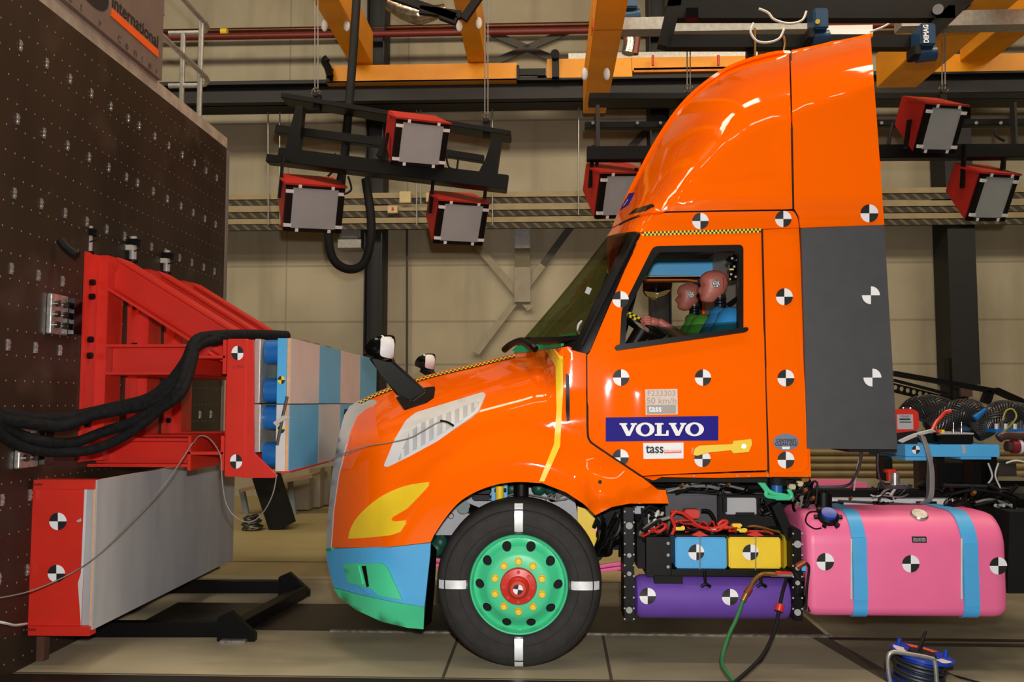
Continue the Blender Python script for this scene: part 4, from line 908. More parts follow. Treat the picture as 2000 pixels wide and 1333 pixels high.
for a, b in ((1664, 1692), (1879, 1910)):
    s = band(a, b, .007, 'tank_strap')
    MB().box(W(a - 1, 1050 + (a - 1664) * .05, 5.40) - Vector((0, .016, 0)), W(b + 2, 1172 + (a - 1664) * .06, 5.40) - Vector((0, -.01, 0))).build('strap_plate', BLUE, s)
    MB().cyl(W(a - 2.5, 1052, 5.40) - Vector((0, .012, 0)), W(a - 2.5, 1170, 5.40) - Vector((0, .012, 0)), .006, n=8).build('strap_edge', CABLEW, s)
for x, y in ((1612, 1098), (1779, 1102), (1950, 1106)): marker(x, y, 17, 5.40, ft)
p = W(1794, 1013, 5.52); d = Vector((0, -.5, .86)).normalized()
cp = MB().lathe([(.052, -.02), (.052, .03), (.045, .038), (.0001, .038)], p, d, 24)
cp.build('filler_cap', CLAMP, ft)
MB().lathe([(.07, -.02), (.066, -.004), (.05, -.002)], p, d, 32).build('filler_collar', PINK, ft)
p = W(1617, 1012, 5.48); d = Vector((0, -.62, .78)).normalized(); cp = MB().lathe([(.062, -.04), (.064, .02), (.05, .03)], p, d, 24)
for k in range(6): a = 2 * pi * k / 6; e = Vector((1, 0, 0)); g = d.cross(e); cp.bar(p + (e * cos(a) + g * sin(a)) * .05 - d * .0, p + (e * cos(a) + g * sin(a)) * .085 - d * .0, .025, .03, d)
cp = cp.build('additive_cap', BLACK, ft); MB().lathe([(.048, .02), (.045, .045), (.0001, .046)], p, d, 24).build('cap_top', BLUER, cp)
MB().tube([W(1600, 1000, 5.5), W(1580, 1002, 5.45), W(1574, 1020, 5.42), W(1590, 1033, 5.40), W(1604, 1032, 5.40)], .005, 6).build('cap_tether', BLACK, cp)
lb = MB().box(W(1782, 1049, 5.397), W(1810, 1061, 5.397) + Vector((0, (5.41) - (5.397), 0))).build('warning_label', MARKB, ft)
mb = textpx('Ultra Low Sulfur', 1784, 1051, 1808, 1054.5, 5.397, off=.002); textpx('Diesel Fuel Only', 1784, 1055.5, 1808, 1059, 5.397, off=.002, mb=mb).build('lettering', MARKW, lb)
pump = MB().cyl(W(1609, 992, 5.75), W(1609, 962, 5.75), .05)
for x in (1601, 1609, 1616): pump.cyl(W(x, 966, 5.75), W(x, 957, 5.75), .012, n=10)
pump.build('tank_sender', BLACK, ft)
MB().box(W(1620, 974, 5.98), W(1868, 990, 5.98) + Vector((0, (6.1) - (5.98), 0))).build('rear_panel', OFFW, truck)
for a, b in ((1625, 1648), (1790, 1830)): MB().box(W(a, 980, 5.97), W(b, 990, 5.97) + Vector((0, (6.0) - (5.97), 0))).build('panel_socket', BLACK, truck)
MB().bar(W(1565, 962, 6.1), W(1850, 968, 6.1), .1, .055).build('deck_beam', BLACK, truck)
ft2 = MB().box((xa, 7.3, zb), (xb, 7.9, zt)).build('fuel_tank', PINK, truck, bev=.1)
# rear of the frame
MB().prism([W(1972, 1000, 5.6), W(2060, 1000, 5.6), W(2060, 1160, 5.6), W(1968, 1160, 5.6)], (0, .5, 0)).build('rear_mudguard', BLACKM, truck)
mb = MB()
for a, b, Y in (((1900, 975), (2100, 1010), 5.8), ((1860, 955), (1980, 975), 6.0), ((1930, 940), (2050, 960), 6.3)): mb.box(W(*a, Y), W(*b, Y) + Vector((0, (Y + .4) - (Y), 0)))
mb.build('rear_suspension', BLACKG, truck, bev=.02)
fw = MB().box(W(1840, 905, 6.5), W(1896, 960, 6.5) + Vector((0, (6.9) - (6.5), 0))); fw.lathe([(.0001, .0), (.42, .0), (.45, .04), (.4, .08), (.0001, .1)], W(1920, 962, 6.65), (0, 0, 1), 32)
fw.build('coupling_plate', BLACK, truck)
mb = MB()
for x in (1945, 1960, 1975): mb.cyl(W(x, 988, 5.79), W(x, 988, 5.77), .012, n=10)
mb.tube([W(1905, 982, 5.78), W(1935, 976, 5.77), W(1965, 985, 5.78), W(1990, 1000, 5.75), W(1975, 1015, 5.72)], .008, 6).build('suspension_fittings', BOLT, truck)
# loose harness, hoses and fittings packed between the battery box and the frame
random.seed(21)
HARN = [mat('harness_black', (12, 12, 12), .5, var=.2), BLACKM, WIRE, RED, BLACK, CABLEW, BLACK]
def scribble(x0, y0, x1, y1, Y, n, r, ms, name):
    for k in range(n):
        P = [(random.uniform(x0, x1), random.uniform(y0, y1)) for _ in range(4)]; P.sort(key=lambda p: p[0] + .3 * p[1])
        MB().tube([W(x, y, Y + random.uniform(-.04, .04)) for x, y in P], r * random.uniform(.6, 1.2), 7, 5).build(name, ms[k % len(ms)], truck)
scribble(1242, 988, 1312, 1050, 5.58, 9, .010, HARN, 'harness_cable')
scribble(1316, 1018, 1420, 1044, 5.57, 7, .008, [RED, BLACK, HARN[0]], 'battery_cable')
scribble(1425, 1026, 1530, 1046, 5.57, 8, .007, [BLACK, HARN[0], RED, BRASS], 'battery_cable')
scribble(1482, 972, 1520, 1008, 5.64, 7, .009, [BLACK, HARN[0]], 'harness_cable')
scribble(1300, 938, 1480, 968, 5.75, 10, .010, [BLACK, HARN[0], WIRE, BLACKG], 'harness_cable')
scribble(1540, 938, 1600, 1000, 5.68, 10, .011, [BLACK, HARN[0], BLACKG, WIRE], 'harness_cable')
scribble(1160, 1000, 1222, 1090, 5.75, 8, .014, [BLACK, HARN[0], BLACKG], 'harness_hose')
scribble(920, 952, 960, 975, 5.90, 4, .006, [BLACK, WIRE, HARN[0]], 'harness_cable')
scribble(1060, 955, 1125, 985, 5.90, 5, .006, [WIRE, BLACK], 'harness_cable')
scribble(1545, 1090, 1582, 1200, 5.46, 6, .009, [BLACK, HARN[0], BLACKG], 'harness_hose')
scribble(1700, 940, 1780, 985, 5.95, 8, .008, [BLACK, WIRE, HARN[0], CABLEW], 'harness_cable')
scribble(1840, 945, 1990, 995, 5.78, 10, .012, [BLACK, BLACKG, HARN[0]], 'harness_hose')
scribble(1700, 976, 1760, 990, 5.9, 4, .006, [BLACK], 'harness_cable')
for x, y, Y, r in ((1250, 1015, 5.6, .012), (1300, 1012, 5.58, .010), (1490, 985, 5.63, .010), (1330, 950, 5.74, .016), (1420, 948, 5.74, .014), (1570, 960, 5.66, .018), (1585, 975, 5.66, .014), (1740, 950, 5.94, .012), (1660, 975, 5.94, .010), (1900, 965, 5.77, .016), (1950, 990, 5.77, .014)):
    MB().cyl(W(x, y, Y), W(x + 4, y - 3, Y - .04), r, r * .7, 12).build('hose_fitting', (BOLT, BRASS, BLACKG)[int(x) % 3], truck)
for x, y, m in ((1563, 946, mat('cream_plug', (200, 190, 150), .5)), (1574, 938, BRASS), (1548, 952, _M['cream_plug']), (1535, 944, BLACK)): MB().box(W(x - 7, y - 5, 5.66), W(x + 7, y + 5, 5.66) + Vector((0, .05, 0))).build('cable_plug', m, truck, bev=.006)
# folded foot of the fender, its wing nut slots; bolts along the cab sill
for x in (1355, 1440, 1462, 1500, 1545, 1575): MB().cyl(W(x, 930, 5.50), W(x, 930, 5.475), .006, n=10).build('sill_bolt', BOLT, rear)
# ================================================================ LOAD CELL BARRIER ON ITS RED FRAME
Y0 = 5.85
fr0 = thing('barrier_frame', 'red steel beam frame bolted to the crash wall, carrying the load cell barrier', 'steel frame', (XB + .2, 6.6, 1.0))
YV = 6.03; XF = W(207, 700, YV).x; XC = W(383, 700, Y0).x; XP = W(441, 800, Y0 - .1).x
zt0, zbm = W(207, 499, YV).z, W(207, 900, YV).z
cols = [YV + .10 + .645 * k for k in range(3)]
for k, y in enumerate(cols):
    c = MB(); c.box((XB, y - .26, zbm), (XB + .02, y + .16, zt0)); c.box((XF - .018, y - .10, zbm), (XF, y + .12, zt0)); c.box((XB, y - .10, zbm), (XF, y - .085, zt0))
    c = c.build('column', RED, fr0, bev=.003)
    for py in (549, 577, 662, 694, 830):
        z = W(143, py, Y0).z; MB().cyl((XB + .02, y - .20, z), (XB + .05, y - .20, z), .022, n=8).build('bolt', BLACK, c)
    za = W(207, 530, YV).z
    d = MB().ibeam((XF, y, za), (XP - .06, y, W(437, 682, YV).z), .22, .235, .02); d.build('diagonal_beam', RED, fr0, bev=.003)
    zm = W(207, 703, YV).z; MB().ibeam((XF, y, zm), (XC, y, zm), .26, .215, .02).build('middle_beam', RED, fr0, bev=.003)
    zl = W(207, 884, YV).z; MB().ibeam((XB if k else XB + .0, y, zl), (XC, y, zl), .26, .20, .02).build('bottom_beam', RED, fr0, bev=.003)
yE = 8.7
for py in (699, 884):
    z = W(400, py, Y0).z; c = MB(); h = .115
    c.box((XC, Y0 - .1, z - h), (XC + .02, yE, z + h)); c.box((XP - .03, Y0 - .1, z - h), (XP - .005, yE, z + h)); c.box((XC, Y0 - .1, z - .01), (XP - .01, yE, z + .01)); c.build('cross_beam', RED, fr0, bev=.003)
# square tube uprights behind the front plate
MB().box((XP - .06, Y0 + .05, W(430, 855, Y0).z), (XP - .03, Y0 + .12, W(430, 735, Y0).z)).build('upright', RED, fr0)
lc = thing('load_cell_barrier', 'checkered blue and pale load cell barrier on the red frame, facing the grille', 'crash barrier', (XP + .4, 7.2, .9))
XQ = W(494, 800, Y0 - .1).x; zT, zB = W(470, 662, Y0 - .1).z, W(470, 932, Y0 - .1).z
ep = MB().box((XP, Y0 - .1, zB), (XQ - .05, yE, zT)); ep = ep.build('back_plate', RED, lc, bev=.006)
MB().prism([W(492, 664, Y0 - .09), W(495, 664, Y0 - .09), W(495, 885, Y0 - .09), W(541, 930, Y0 - .09), W(536, 934, Y0 - .09), W(470, 934, Y0 - .09), W(470, 664, Y0 - .09)], (0, .03, 0)).build('gusset', RED, lc, bev=.004)
marker(464, 690, 14, flat(Y0 - .1), ep, 1, xmax=475, asp=.85); marker(461, 902, 14, flat(Y0 - .1), ep, 1, xmax=473, asp=.85)
textpx('L-10A', 455, 713, 476, 720, flat(Y0 - .1), off=.002).build('lettering', mat('faint_marks', (120, 20, 16), .6), ep)
for a, b in ((662, 788), (790, 884)): MB().box(W(495, b, Y0), W(509, a, Y0) + Vector((0, yE - Y0, 0))).build('mounting_plate', ALU, lc, bev=.004)
MB().box(W(509, 900, Y0 + .25), W(512, 664, Y0 + .25) + Vector((0, 2.3, 0))).build('cell_plate', mat('dull_steel', (84, 78, 70), .5, .5), lc)
XL0, XL1 = W(511, 700, Y0).x, W(541, 700, Y0).x
for k in range(4):
    for j, py in enumerate((688, 763, 816, 888)):
        z = W(520, py, Y0 + .12).z; y = Y0 + .13 + .73 * k + .12
        MB().lathe([(.0001, 0), (.085, 0), (.085, XL1 - XL0 - .01), (.06, XL1 - XL0), (.0001, XL1 - XL0)], (XL0, y - .12, z), (1, 0, 0), 24).build('load_cell', BLUED, lc)
XB0, XB1, XW = W(541, 750, Y0).x, W(560, 750, Y0).x, W(567, 750, Y0).x
edges = [W(p, 750, 5).y for p in (0,)]; yy = [Y0] + [WX(p, 780, XW).y for p in (623, 665, 703, 735)]
for r, (a, b) in enumerate(((661, 789), (791, 921))):
    zt_, zb_ = W(567, a, Y0).z, W(567, b, Y0).z
    for k in range(4):
        blue = (k + r) % 2 == 1; m = BLUEW if blue else WOODP
        f = MB().box((XB1, yy[k] + .004, zb_), (XW, yy[k + 1] - .004, zt_), 1); f.m[3] = 0
        s = MB().box((XB0, yy[k], zb_), (XB1 - .002, yy[k + 1] - .004, zt_)).build('block', BLUE if r == 0 else OFFW, lc)
        f = MB().box((XB1, yy[k], zb_), (XW - .006, yy[k + 1] - .003, zt_)).build('plywood', WOOD, s)
        MB().box((XW - .005, yy[k] + .0, zb_), (XW, yy[k + 1] - .004, zt_)).build('face_panel', m, s)
marker(549.5, 742.5, 8, flat(Y0), lc, 0, mats=[MARKB, MARKY], asp=.9); marker(549, 839, 8, flat(Y0), lc, 0, mats=[MARKB, MARKY], asp=.9)
MB().box((XB0 + .02, Y0, W(567, 921, Y0).z - .012), (XW + .01, yE, W(567, 921, Y0).z)).build('bottom_lip', RED, lc)
mb = MB()
for px in (592, 612, 636): p = WX(px, 670, XW - .15); mb.box((p.x - .05, p.y, W(567, 661, Y0).z), (p.x, p.y + .2, W(567, 661, Y0).z + .05))
mb.build('cable_clip', HALLBEIGE, lc)
MB().tube([W(561, 775, Y0 - .03), W(553, 810, Y0 - .03), W(541, 870, Y0 - .03)], .011, 8, 0).build('sensor_rod', GREY, lc)
MB().prism([W(533, 826, Y0 - .02), W(553, 812, Y0 - .05), W(567, 816, Y0 - .02), W(553, 822, Y0 - .05), W(538, 832, Y0 - .02)], (0, .015, 0)).build('tape_strip', mat('masking_tape', (196, 190, 180), .6), lc)
# black taped cable bundle
cbn = thing('cable_bundle', 'thick black taped cable bundle looping from the barrier to the left edge', 'cable', W(0, 830, 5.3))
R_ = [.03, .032, .034, .034, .03, .03]
for pts, r in (([(560, 657, 6.4), (480, 655, 6.05), (410, 658, 5.85), (382, 668, 5.66), (365, 705, 5.55), (335, 745, 5.5), (290, 780, 5.45), (220, 798, 5.4), (140, 815, 5.3), (60, 818, 5.1), (-40, 800, 4.8)], .040),
               ([(540, 659, 6.4), (460, 660, 6.0), (400, 664, 5.8), (372, 690, 5.6), (345, 750, 5.45), (300, 785, 5.42), (240, 800, 5.4), (180, 812, 5.33), (125, 832, 5.22), (60, 828, 5.05), (-40, 812, 4.75)], .036),
               ([(520, 660, 6.3), (430, 664, 5.9), (378, 684, 5.6), (352, 752, 5.42), (320, 790, 5.4), (260, 824, 5.38), (200, 845, 5.36), (140, 866, 5.28), (80, 862, 5.1), (30, 845, 5.0), (-30, 808, 4.75)], .033),
               ([(380, 690, 5.58), (356, 765, 5.4), (310, 802, 5.38), (250, 848, 5.36), (190, 876, 5.32), (130, 884, 5.24), (70, 880, 5.08), (20, 862, 4.95), (-30, 820, 4.75)], .031)):
    MB().tube([W(*p) for p in pts], r, 12, 6).build('cable', BUNDLE, cbn)
# lever clamps and power sockets on the wall
for k, (px, py, s, Y) in enumerate(((172, 497, 1.0, 5.95), (259, 513, .72, 6.5), (325, 536, .6, 7.1))):
    z = W(px, py, Y).z; p = W(px, py, Y); t = thing('toggle_clamp', ('chrome', 'chrome', 'chrome')[k] + ' toggle clamp standing on the red frame, ' + ('tallest and nearest', 'middle of three', 'farthest of three')[k], 'clamp', p, 'toggle clamps on the red frame')
    MB().cyl((p.x, Y, z), (p.x, Y, z + .20), .027, n=16).build('spindle', mat('polished_steel', (206, 206, 206), .22, .55), t)
    MB().box((p.x - .12, Y - .045, z + .09), (p.x + .01, Y + .03, z + .13)).build('arm', mat('clamp_arm', (196, 190, 180), .45, .2), t)
    MB().tube([(p.x + .02, Y - .02, z + .16), (p.x + .07, Y - .02, z + .165), (p.x + .075, Y - .02, z + .1), (p.x + .02, Y - .02, z + .085)], .006, 8, 0).box((p.x - .03, Y - .03, z + .13), (p.x + .05, Y + .03, z + .18)).build('bracket', BLACK, t)
    MB().cyl((p.x, Y, z), (p.x, Y, z + .02), .04).build('foot', BLACK, t)
def sock(px, py, label):
    p = WX(px, py, XB); t = thing('power_socket', label, 'socket', p)
    MB().box((XB, p.y - .10, p.z - .13), (XB + .03, p.y + .10, p.z + .13)).build('steel_plate', CLAMP, t, bev=.005)
    MB().box((XB + .0, p.y + .1, p.z - .12), (XB + .07, p.y + .20, p.z + .12)).build('connector', BLACKG, t)
    for i in range(2):
        for j in range(3): MB().cyl((XB + .03, p.y - .04 + .09 * i, p.z - .07 + .07 * j), (XB + .05, p.y - .04 + .09 * i, p.z - .07 + .07 * j), .022, n=12).build('plug', mat('plug_metal', (90, 88, 84), .25, .9), t)
sock(108, 615, 'steel connector plate on the dark wall left of the red upright'); sock(48, 872, 'steel connector plate low on the dark wall, behind the cable bundle')
tag(MB().tube([W(118, 470, 5.5), W(130, 485, 5.5), W(150, 500, 5.5)], .03, 8).build('rubber_strap', BLACKM), 'short black rubber strap at the top of the red frame', 'strap')
# lower barrier
Y1 = 5.37; lo = thing('lower_barrier', 'grey board underride barrier with a red end plate low on the crash wall', 'crash barrier', (XB + .2, 6.5, .2))
zt_, zb_ = W(190, 938, Y1).z, W(190, 1230, Y1).z; XG = W(188, 1080, Y1).x; XR = W(160, 1080, Y1).x; yE1 = WX(457, 1000, XG).y
post = MB().prism([W(62, 952, Y1), W(168, 952, Y1), W(158, 1224, Y1), W(54, 1224, Y1)], (0, .5, 0)).build('end_plate', RED, lo)
for a, b, c in ((937, 955, 0), (1222, 1240, 0)):
    MB().box((XB + .02, Y1 - .03, W(100, b, Y1).z), (XG - .012, Y1 + .05, W(100, a, Y1).z)).build('flange', RED, lo)
MB().box((XR - .0, Y1 + .01, zb_ + .02), (XG - .025, yE1, zt_ - .04)).build('board', LGREY, lo)
MB().box((XG - .024, Y1 - .01, zb_ - .0), (XG - .012, yE1, zt_ + .0)).build('plywood', WOOD, lo)
MB().box((XG - .012, Y1 - .01, zb_), (XG, yE1, zt_)).build('face_panel', LGREY, lo)
MB().box((XG - .09, yE1, zb_), (XG - .02, yE1 + .02, zb_ + .12)).build('end_flange', RED, lo)
for x, y in ((113, 1019), (110, 1121)): marker(x, y, 17, flat(Y1), lo)
MB().prism([W(149, 1018, Y1 - .003), W(158, 1013, Y1 - .003), W(159, 1019, Y1 - .003), W(152, 1021, Y1 - .003)], (0, .002, 0)).build('paint_chip', LGREY, lo)
MB().prism([W(165, 955, Y1 - .003), W(170, 955, Y1 - .003), W(158, 1225, Y1 - .003), W(155, 1180, Y1 - .003), W(152, 1140, Y1 - .003), W(158, 1120, Y1 - .003)], (0, .002, 0)).build('filler_smear', OFFW, lo)
for i, (x, y) in enumerate(((73, 947), (60, 1231))): MB().box(W(x - 9, y + 2, Y1 - .031), W(x + 10, y - 2, Y1 - .031) + Vector((0, .001, 0))).build('rubbed_mark', _M['faint_marks'], lo)
MB().box((XB, Y1 + .1, 0), (XB + .05, Y1 + .16, zb_)).build('foot', mat('rust_leg', (80, 50, 34), .7), lo)
# black stop frame on the floor
sf = thing('floor_stop_frame', 'black welded steel frame lying on the floor below the barriers', 'steel frame', WZ(420, 1230))
def fbar(a, b, h, wd, name='rail', z=0): 
    p, q = WZ(*a), WZ(*b); return MB().bar(p + Vector((0, 0, h / 2 + z)), q + Vector((0, 0, h / 2 + z)), wd, h).build(name, BLACK, sf, bev=.003)
fbar((150, 1243), (462, 1243), .10, .08); fbar((300, 1158), (572, 1158), .10, .08); fbar((452, 1246), (588, 1168), .09, .10)
for a in ((463, 1252, 1), (575, 1165, 2)):
    p = WZ(a[0], a[1]); k = 1.0
    MB().prism([(p.x - .13, p.y - .03, 0), (p.x + .13, p.y - .03, 0.0), (p.x + .13, p.y - .03, .05), (p.x - .04, p.y - .03, .20), (p.x - .13, p.y - .03, .16)], (0, .06, 0)).build('stop_plate', BLACK, sf, bev=.003)
p = WZ(455, 1258); MB().box((p.x - .09, p.y, 0), (p.x + .08, p.y + .05, .02)).build('foot_plate', CLAMP, sf)
# thin measuring wires
def wire(name, pts, r, m, label, cat='wire'): tag(MB().tube([W(*p) for p in pts], r, 6, 6).build(name, m), label, cat)
wire('measuring_wire', [(-20, 1172, 4.8), (60, 1155, 5.1), (140, 1120, 5.28), (200, 1078, 5.3), (270, 1005, 5.3), (330, 935, 5.35), (376, 866, 5.6)], .004, WIRE, 'thin grey wire rising across the grey lower barrier')
wire('measuring_wire', [(378, 866, 5.7), (390, 852, 5.7), (410, 858, 5.7), (430, 890, 5.65), (434, 940, 5.6), (442, 985, 5.6), (462, 1012, 5.6), (490, 1020, 5.6), (515, 1000, 5.6), (533, 965, 5.6), (540, 930, 5.7)], .004, WIRE, 'thin grey wire hanging in a loop under the load cell barrier')
wire('measuring_wire', [(640, 905, 5.68), (660, 891, 5.57), (690, 880, 5.45), (720, 871, 5.41), (760, 865, 5.40), (800, 856, 5.40), (830, 840, 5.40), (855, 826, 5.40), (870, 824, 5.39)], .0035, WIRE, 'thin grey wire across the orange hood into the white side vent')
wire('measuring_cable', [(860, 822, 5.385), (874, 825, 5.38), (886, 832, 5.39)], .007, BLACK, 'short black plug lead in the white side vent', 'cable')
wire('floor_cable', [(-20, 1212, 4.85), (10, 1218, 4.95), (30, 1222, 5.1), (52, 1219, 5.32)], .008, CABLEW, 'pale cable pair reaching the red end plate from the left edge', 'cable')
# ================================================================ CRANES AND LIGHT FRAMES
def along(p, L): return Vector((p.x, p.y - L, p.z))
YB = 13.75
cr = thing('bridge_crane', 'yellow two girder bridge crane running overhead above the hanging floodlights', 'crane', W(830, 158, YB))
def ycar(par, x0, y0, x1, y1, Y=YB, name='end_carriage', d=.3):
    p, q = W(x0, y0, Y), W(x1, y1, Y); return MB().box((p.x, Y, q.z), (q.x, Y + d, p.z)).build(name, CRANE, par, bev=.01)
ec = ycar(cr, 637, 128, 1010, 157)
MB().box(W(637, 134, YB - .02), W(650, 160, YB - .02) + Vector((0, (YB + .01) - (YB - .02), 0))).build('end_cap', BLACK, ec)
MB().box(W(1009, 127, YB - .02), W(1014, 156, YB - .02) + Vector((0, (YB + .2) - (YB - .02), 0))).build('bumper', BLACK, ec)
MB().box(W(1014, 134, YB + .05), W(1066, 146, YB + .05) + Vector((0, (YB + .1) - (YB + .05), 0))).box(W(1050, 137, YB - .05), W(1066, 147, YB - .05) + Vector((0, (YB + .2) - (YB - .05), 0))).build('coupling', BLACK, ec)
MB().tube([W(640, 113, YB - .1), W(634, 120, YB - .1), W(640, 132, YB - .1), W(645, 150, YB - .1)], .06, 8).build('limit_switch', BLACK, ec)
def girder(par, x0, x1, yb, hgt, Y, L, name='girder', m=CRANE):
    a, b = W(x0, yb, Y), W(x1, yb, Y); g = MB().box((a.x, Y - L, a.z), (b.x, Y, a.z + hgt)).build(name, m, par, bev=.008)
    for t in (.33,): 
        y = Y - L * t; MB().box((a.x - .004, y - .01, a.z - .004), (b.x + .004, y + .01, a.z + hgt)).build('weld_seam', mat('crane_seam', (176, 104, 10), .5), g)
    return g
girder(cr, 686, 728, 128, .55, YB + .1, 9); girder(cr, 915, 949, 126, .6, YB + .1, 9)
for x, y in ((634, 50), (677, 50), (897, 50), (935, 45)):
    MB().ball(W(x, y, 12.2), (.05, .03, .09)).build('white_clip', OFFW, cr)
cr2 = thing('bridge_crane', 'yellow bridge crane overhead crossing behind the orange roof fairing', 'crane', W(1400, 150, YB))
ec = ycar(cr2, 1068, 115, 1235, 152); MB().box(W(1078, 112, YB - .1), W(1092, 150, YB - .1) + Vector((0, (YB) - (YB - .1), 0))).build('motor', BLACK, ec); MB().cyl(W(1084, 105, YB - .2), W(1084, 105, YB), .07).build('sensor', BLACK, ec)
ycar(cr2, 1233, 112, 1510, 134, YB, 'link_beam', .2); ycar(cr2, 1815, 106, 2060, 138); 
MB().box(W(1110, 104, YB + .1), W(1480, 110, YB + .1) + Vector((0, (YB + .2) - (YB + .1), 0))).build('cable_channel', GALV, cr2)
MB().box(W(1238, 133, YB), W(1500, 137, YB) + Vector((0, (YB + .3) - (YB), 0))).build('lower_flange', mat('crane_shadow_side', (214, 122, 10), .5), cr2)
g = girder(cr2, 1139, 1183, 222, .5, 12.2, 8.5); girder(cr2, 1712, 1790, 172, .5, 12.6, 9, m=CRANE); girder(cr2, 1875, 1936, 120, .5, YB, 10)
for x, y in ((1142, 145), (1185, 145)): MB().ball(W(x, y, 10.2), (.04, .03, .08)).build('white_clip', OFFW, cr2)
for x in (1275, 1403): MB().cyl(W(x, 108, 13.6), W(x, 128, 13.6), .02).build('red_tag', RED, cr2)
# galvanised channel and black hoist ring
gc = thing('cable_channel', 'perforated galvanised channel hanging across the crane girders at top', 'channel', W(1400, 50, 9.5))
for (x0, y0, x1, y1) in ((1160, 35, 1302, 56), (1316, 40, 1600, 56), (1760, 22, 2060, 46)):
    MB().box(W(x0, y0, 9.5), W(x1, y1, 9.5) + Vector((0, .2, 0))).build('channel', GALV, gc)
MB().box(W(1157, 36, 9.48), W(1162, 54, 9.48) + Vector((0, (9.7) - (9.48), 0))).build('end_plug', RED, gc)
ring = thing('hoist_frame', 'black trapezoid steel lifting frame hanging at top above the roof fairing', 'lifting frame', W(1580, 60, 8.8))
YH = 8.6
for a, b, wd in (((1300, 4), (1890, 2), .14), ((1316, 28), (1860, 28), .13), ((1300, 84), (1785, 84), .13), ((1320, -8), (1296, 94), .13), ((1888, -5), (1782, 98), .14)):
    MB().bar(W(*a, YH), W(*b, YH), .12, wd).build('beam', BLACK, ring)
MB().box(W(1460, 94, 8.6), W(1474, 110, 8.6) + Vector((0, (8.7) - (8.6), 0))).build('lug', BLACK, ring)
MB().box(W(1340, 15, 8.45), W(1364, 34, 8.45) + Vector((0, (8.55) - (8.45), 0))).build('pulley_block', BLACKG, ring)
MB().cyl(W(1832, 18, 8.5), W(1832, 18, 8.6), .05).build('pulley', BOLT, ring)
fx = thing('ceiling_panel', 'pale sheet metal panel hanging behind the black lifting frame', 'panel', W(1500, 70, 11)); 
MB().box(W(1452, 55, 11), W(1520, 72, 11) + Vector((0, (11.1) - (11), 0))).build('panel', OFFW, fx); MB().box(W(1610, 50, 11), W(1705, 70, 11) + Vector((0, (11.1) - (11), 0))).build('panel', OFFW, fx)
def hoist(px, py, s, Y, label, letters=False):
    c = W(px, py, Y); t = thing('chain_hoist', label, 'hoist', c)
    k = s * Y / FPX
    b = MB().box((c.x - 15 * k, Y - .12, c.z - 22 * k), (c.x + 15 * k, Y + .12, c.z + 22 * k)).build('motor_housing', MOTORB, t, bev=.015)
    MB().cyl((c.x - 14 * k, Y, c.z - 34 * k), (c.x + 22 * k, Y, c.z - 30 * k), 14 * k).build('gear_case', MOTORB, t)
    MB().box((c.x - 26 * k, Y - .1, c.z - 40 * k), (c.x - 12 * k, Y + .1, c.z - 18 * k)).build('bracket', BLACKM, t, bev=.01)
    if letters:
        def f(u, v): return (c.x + (-5 + 10 * v * -1 + 5) * k * 1.0, Y - .123, c.z + (-18 + 36 * u) * k)
        textmesh(letters, f, bold=.03).build('lettering', MARKW, b)
    return t
hoist(1803, 76, 1.0, 8.44, 'dark blue chain hoist with white lettering, right of the roof fairing', 'DEMAG')
h = hoist(1597, 45, .95, 8.44, 'dark blue chain hoist with a yellow dot above the roof fairing'); MB().cyl(W(1597, 42, 8.30), W(1597, 42, 8.33), .022).build('yellow_dot', MARKY, h)
hoist(1230, 4, .9, 9.9, 'dark blue hoist motor at the top edge by the yellow girder')
tag(MB().cyl(W(1160, 20, 9.9), W(1235, 18, 9.9), .02).build('blue_rod', MOTORB), 'thin blue rod by the hoist motor at the top edge', 'rod')
for k, (pts, m, lb) in enumerate((([(1482, 17, 8.4), (1500, 25, 8.4), (1512, 38, 8.4), (1540, 46, 8.4), (1566, 40, 8.4), (1575, 22, 8.4)], CABLEW, 'pale cable sagging from the black lifting frame'), ([(1472, 45, 8.4), (1466, 62, 8.4), (1478, 80, 8.4), (1500, 83, 8.4), (1522, 75, 8.4), (1532, 55, 8.4)], CABLEW, 'pale cable loop hanging below the black lifting frame'), ([(1474, 55, 8.53), (1475, 90, 8.53), (1474, 116, 8.53)], BRASS, 'thin brown cord hanging above the roof fairing'), ([(1530, 70, 8.53), (1533, 85, 8.53), (1530, 104, 8.53)], BRASS, 'short brown cord ending on the roof fairing seam'), ([(1700, 62, 9.6), (1730, 50, 9.6), (1760, 30, 9.6), (1790, 24, 9.6)], CABLEW, 'pale cable draped towards the lettered hoist'))):
    tag(MB().tube([W(*p) for p in pts], .012, 6).build('hanging_cable', m), lb, 'cable')
# black truss and foil duct at the top
tr = thing('roof_truss', 'dark steel roof truss piece at the top beside the foil duct', 'truss', W(880, 20, 11))
for a, b in (((760, -10), (890, 35)), ((905, 38), (940, -12)), ((820, 20), (900, 30)), ((860, 30), (892, 42))): MB().bar(W(*a, 11), W(*b, 11), .1, .08, (0, 1, 0)).build('strut', BLACKM, tr)
tag(MB().tube([W(760, 5, 11.5), W(790, 20, 11.5), (W(818, 28, 11.5)), W(850, 24, 11.5), W(870, 14, 11.5)], [.1, .13, .14, .1, .05], 14, 5).build('foil_duct', FOIL), 'crinkled silver foil duct at the top between the crane girders', 'duct')
tag(MB().tube([W(1228, 64, 12), W(1230, 84, 12), W(1226, 105, 12)], .09, 12, 4).build('foil_pipe', FOIL), 'short foil wrapped vertical pipe right of the yellow girder', 'pipe')
tag(MB().cyl(W(1246, 60, 12), W(1240, 106, 12), .05).build('red_pipe', PIPER), 'short dull red vertical pipe beside the foil wrapped pipe', 'pipe')
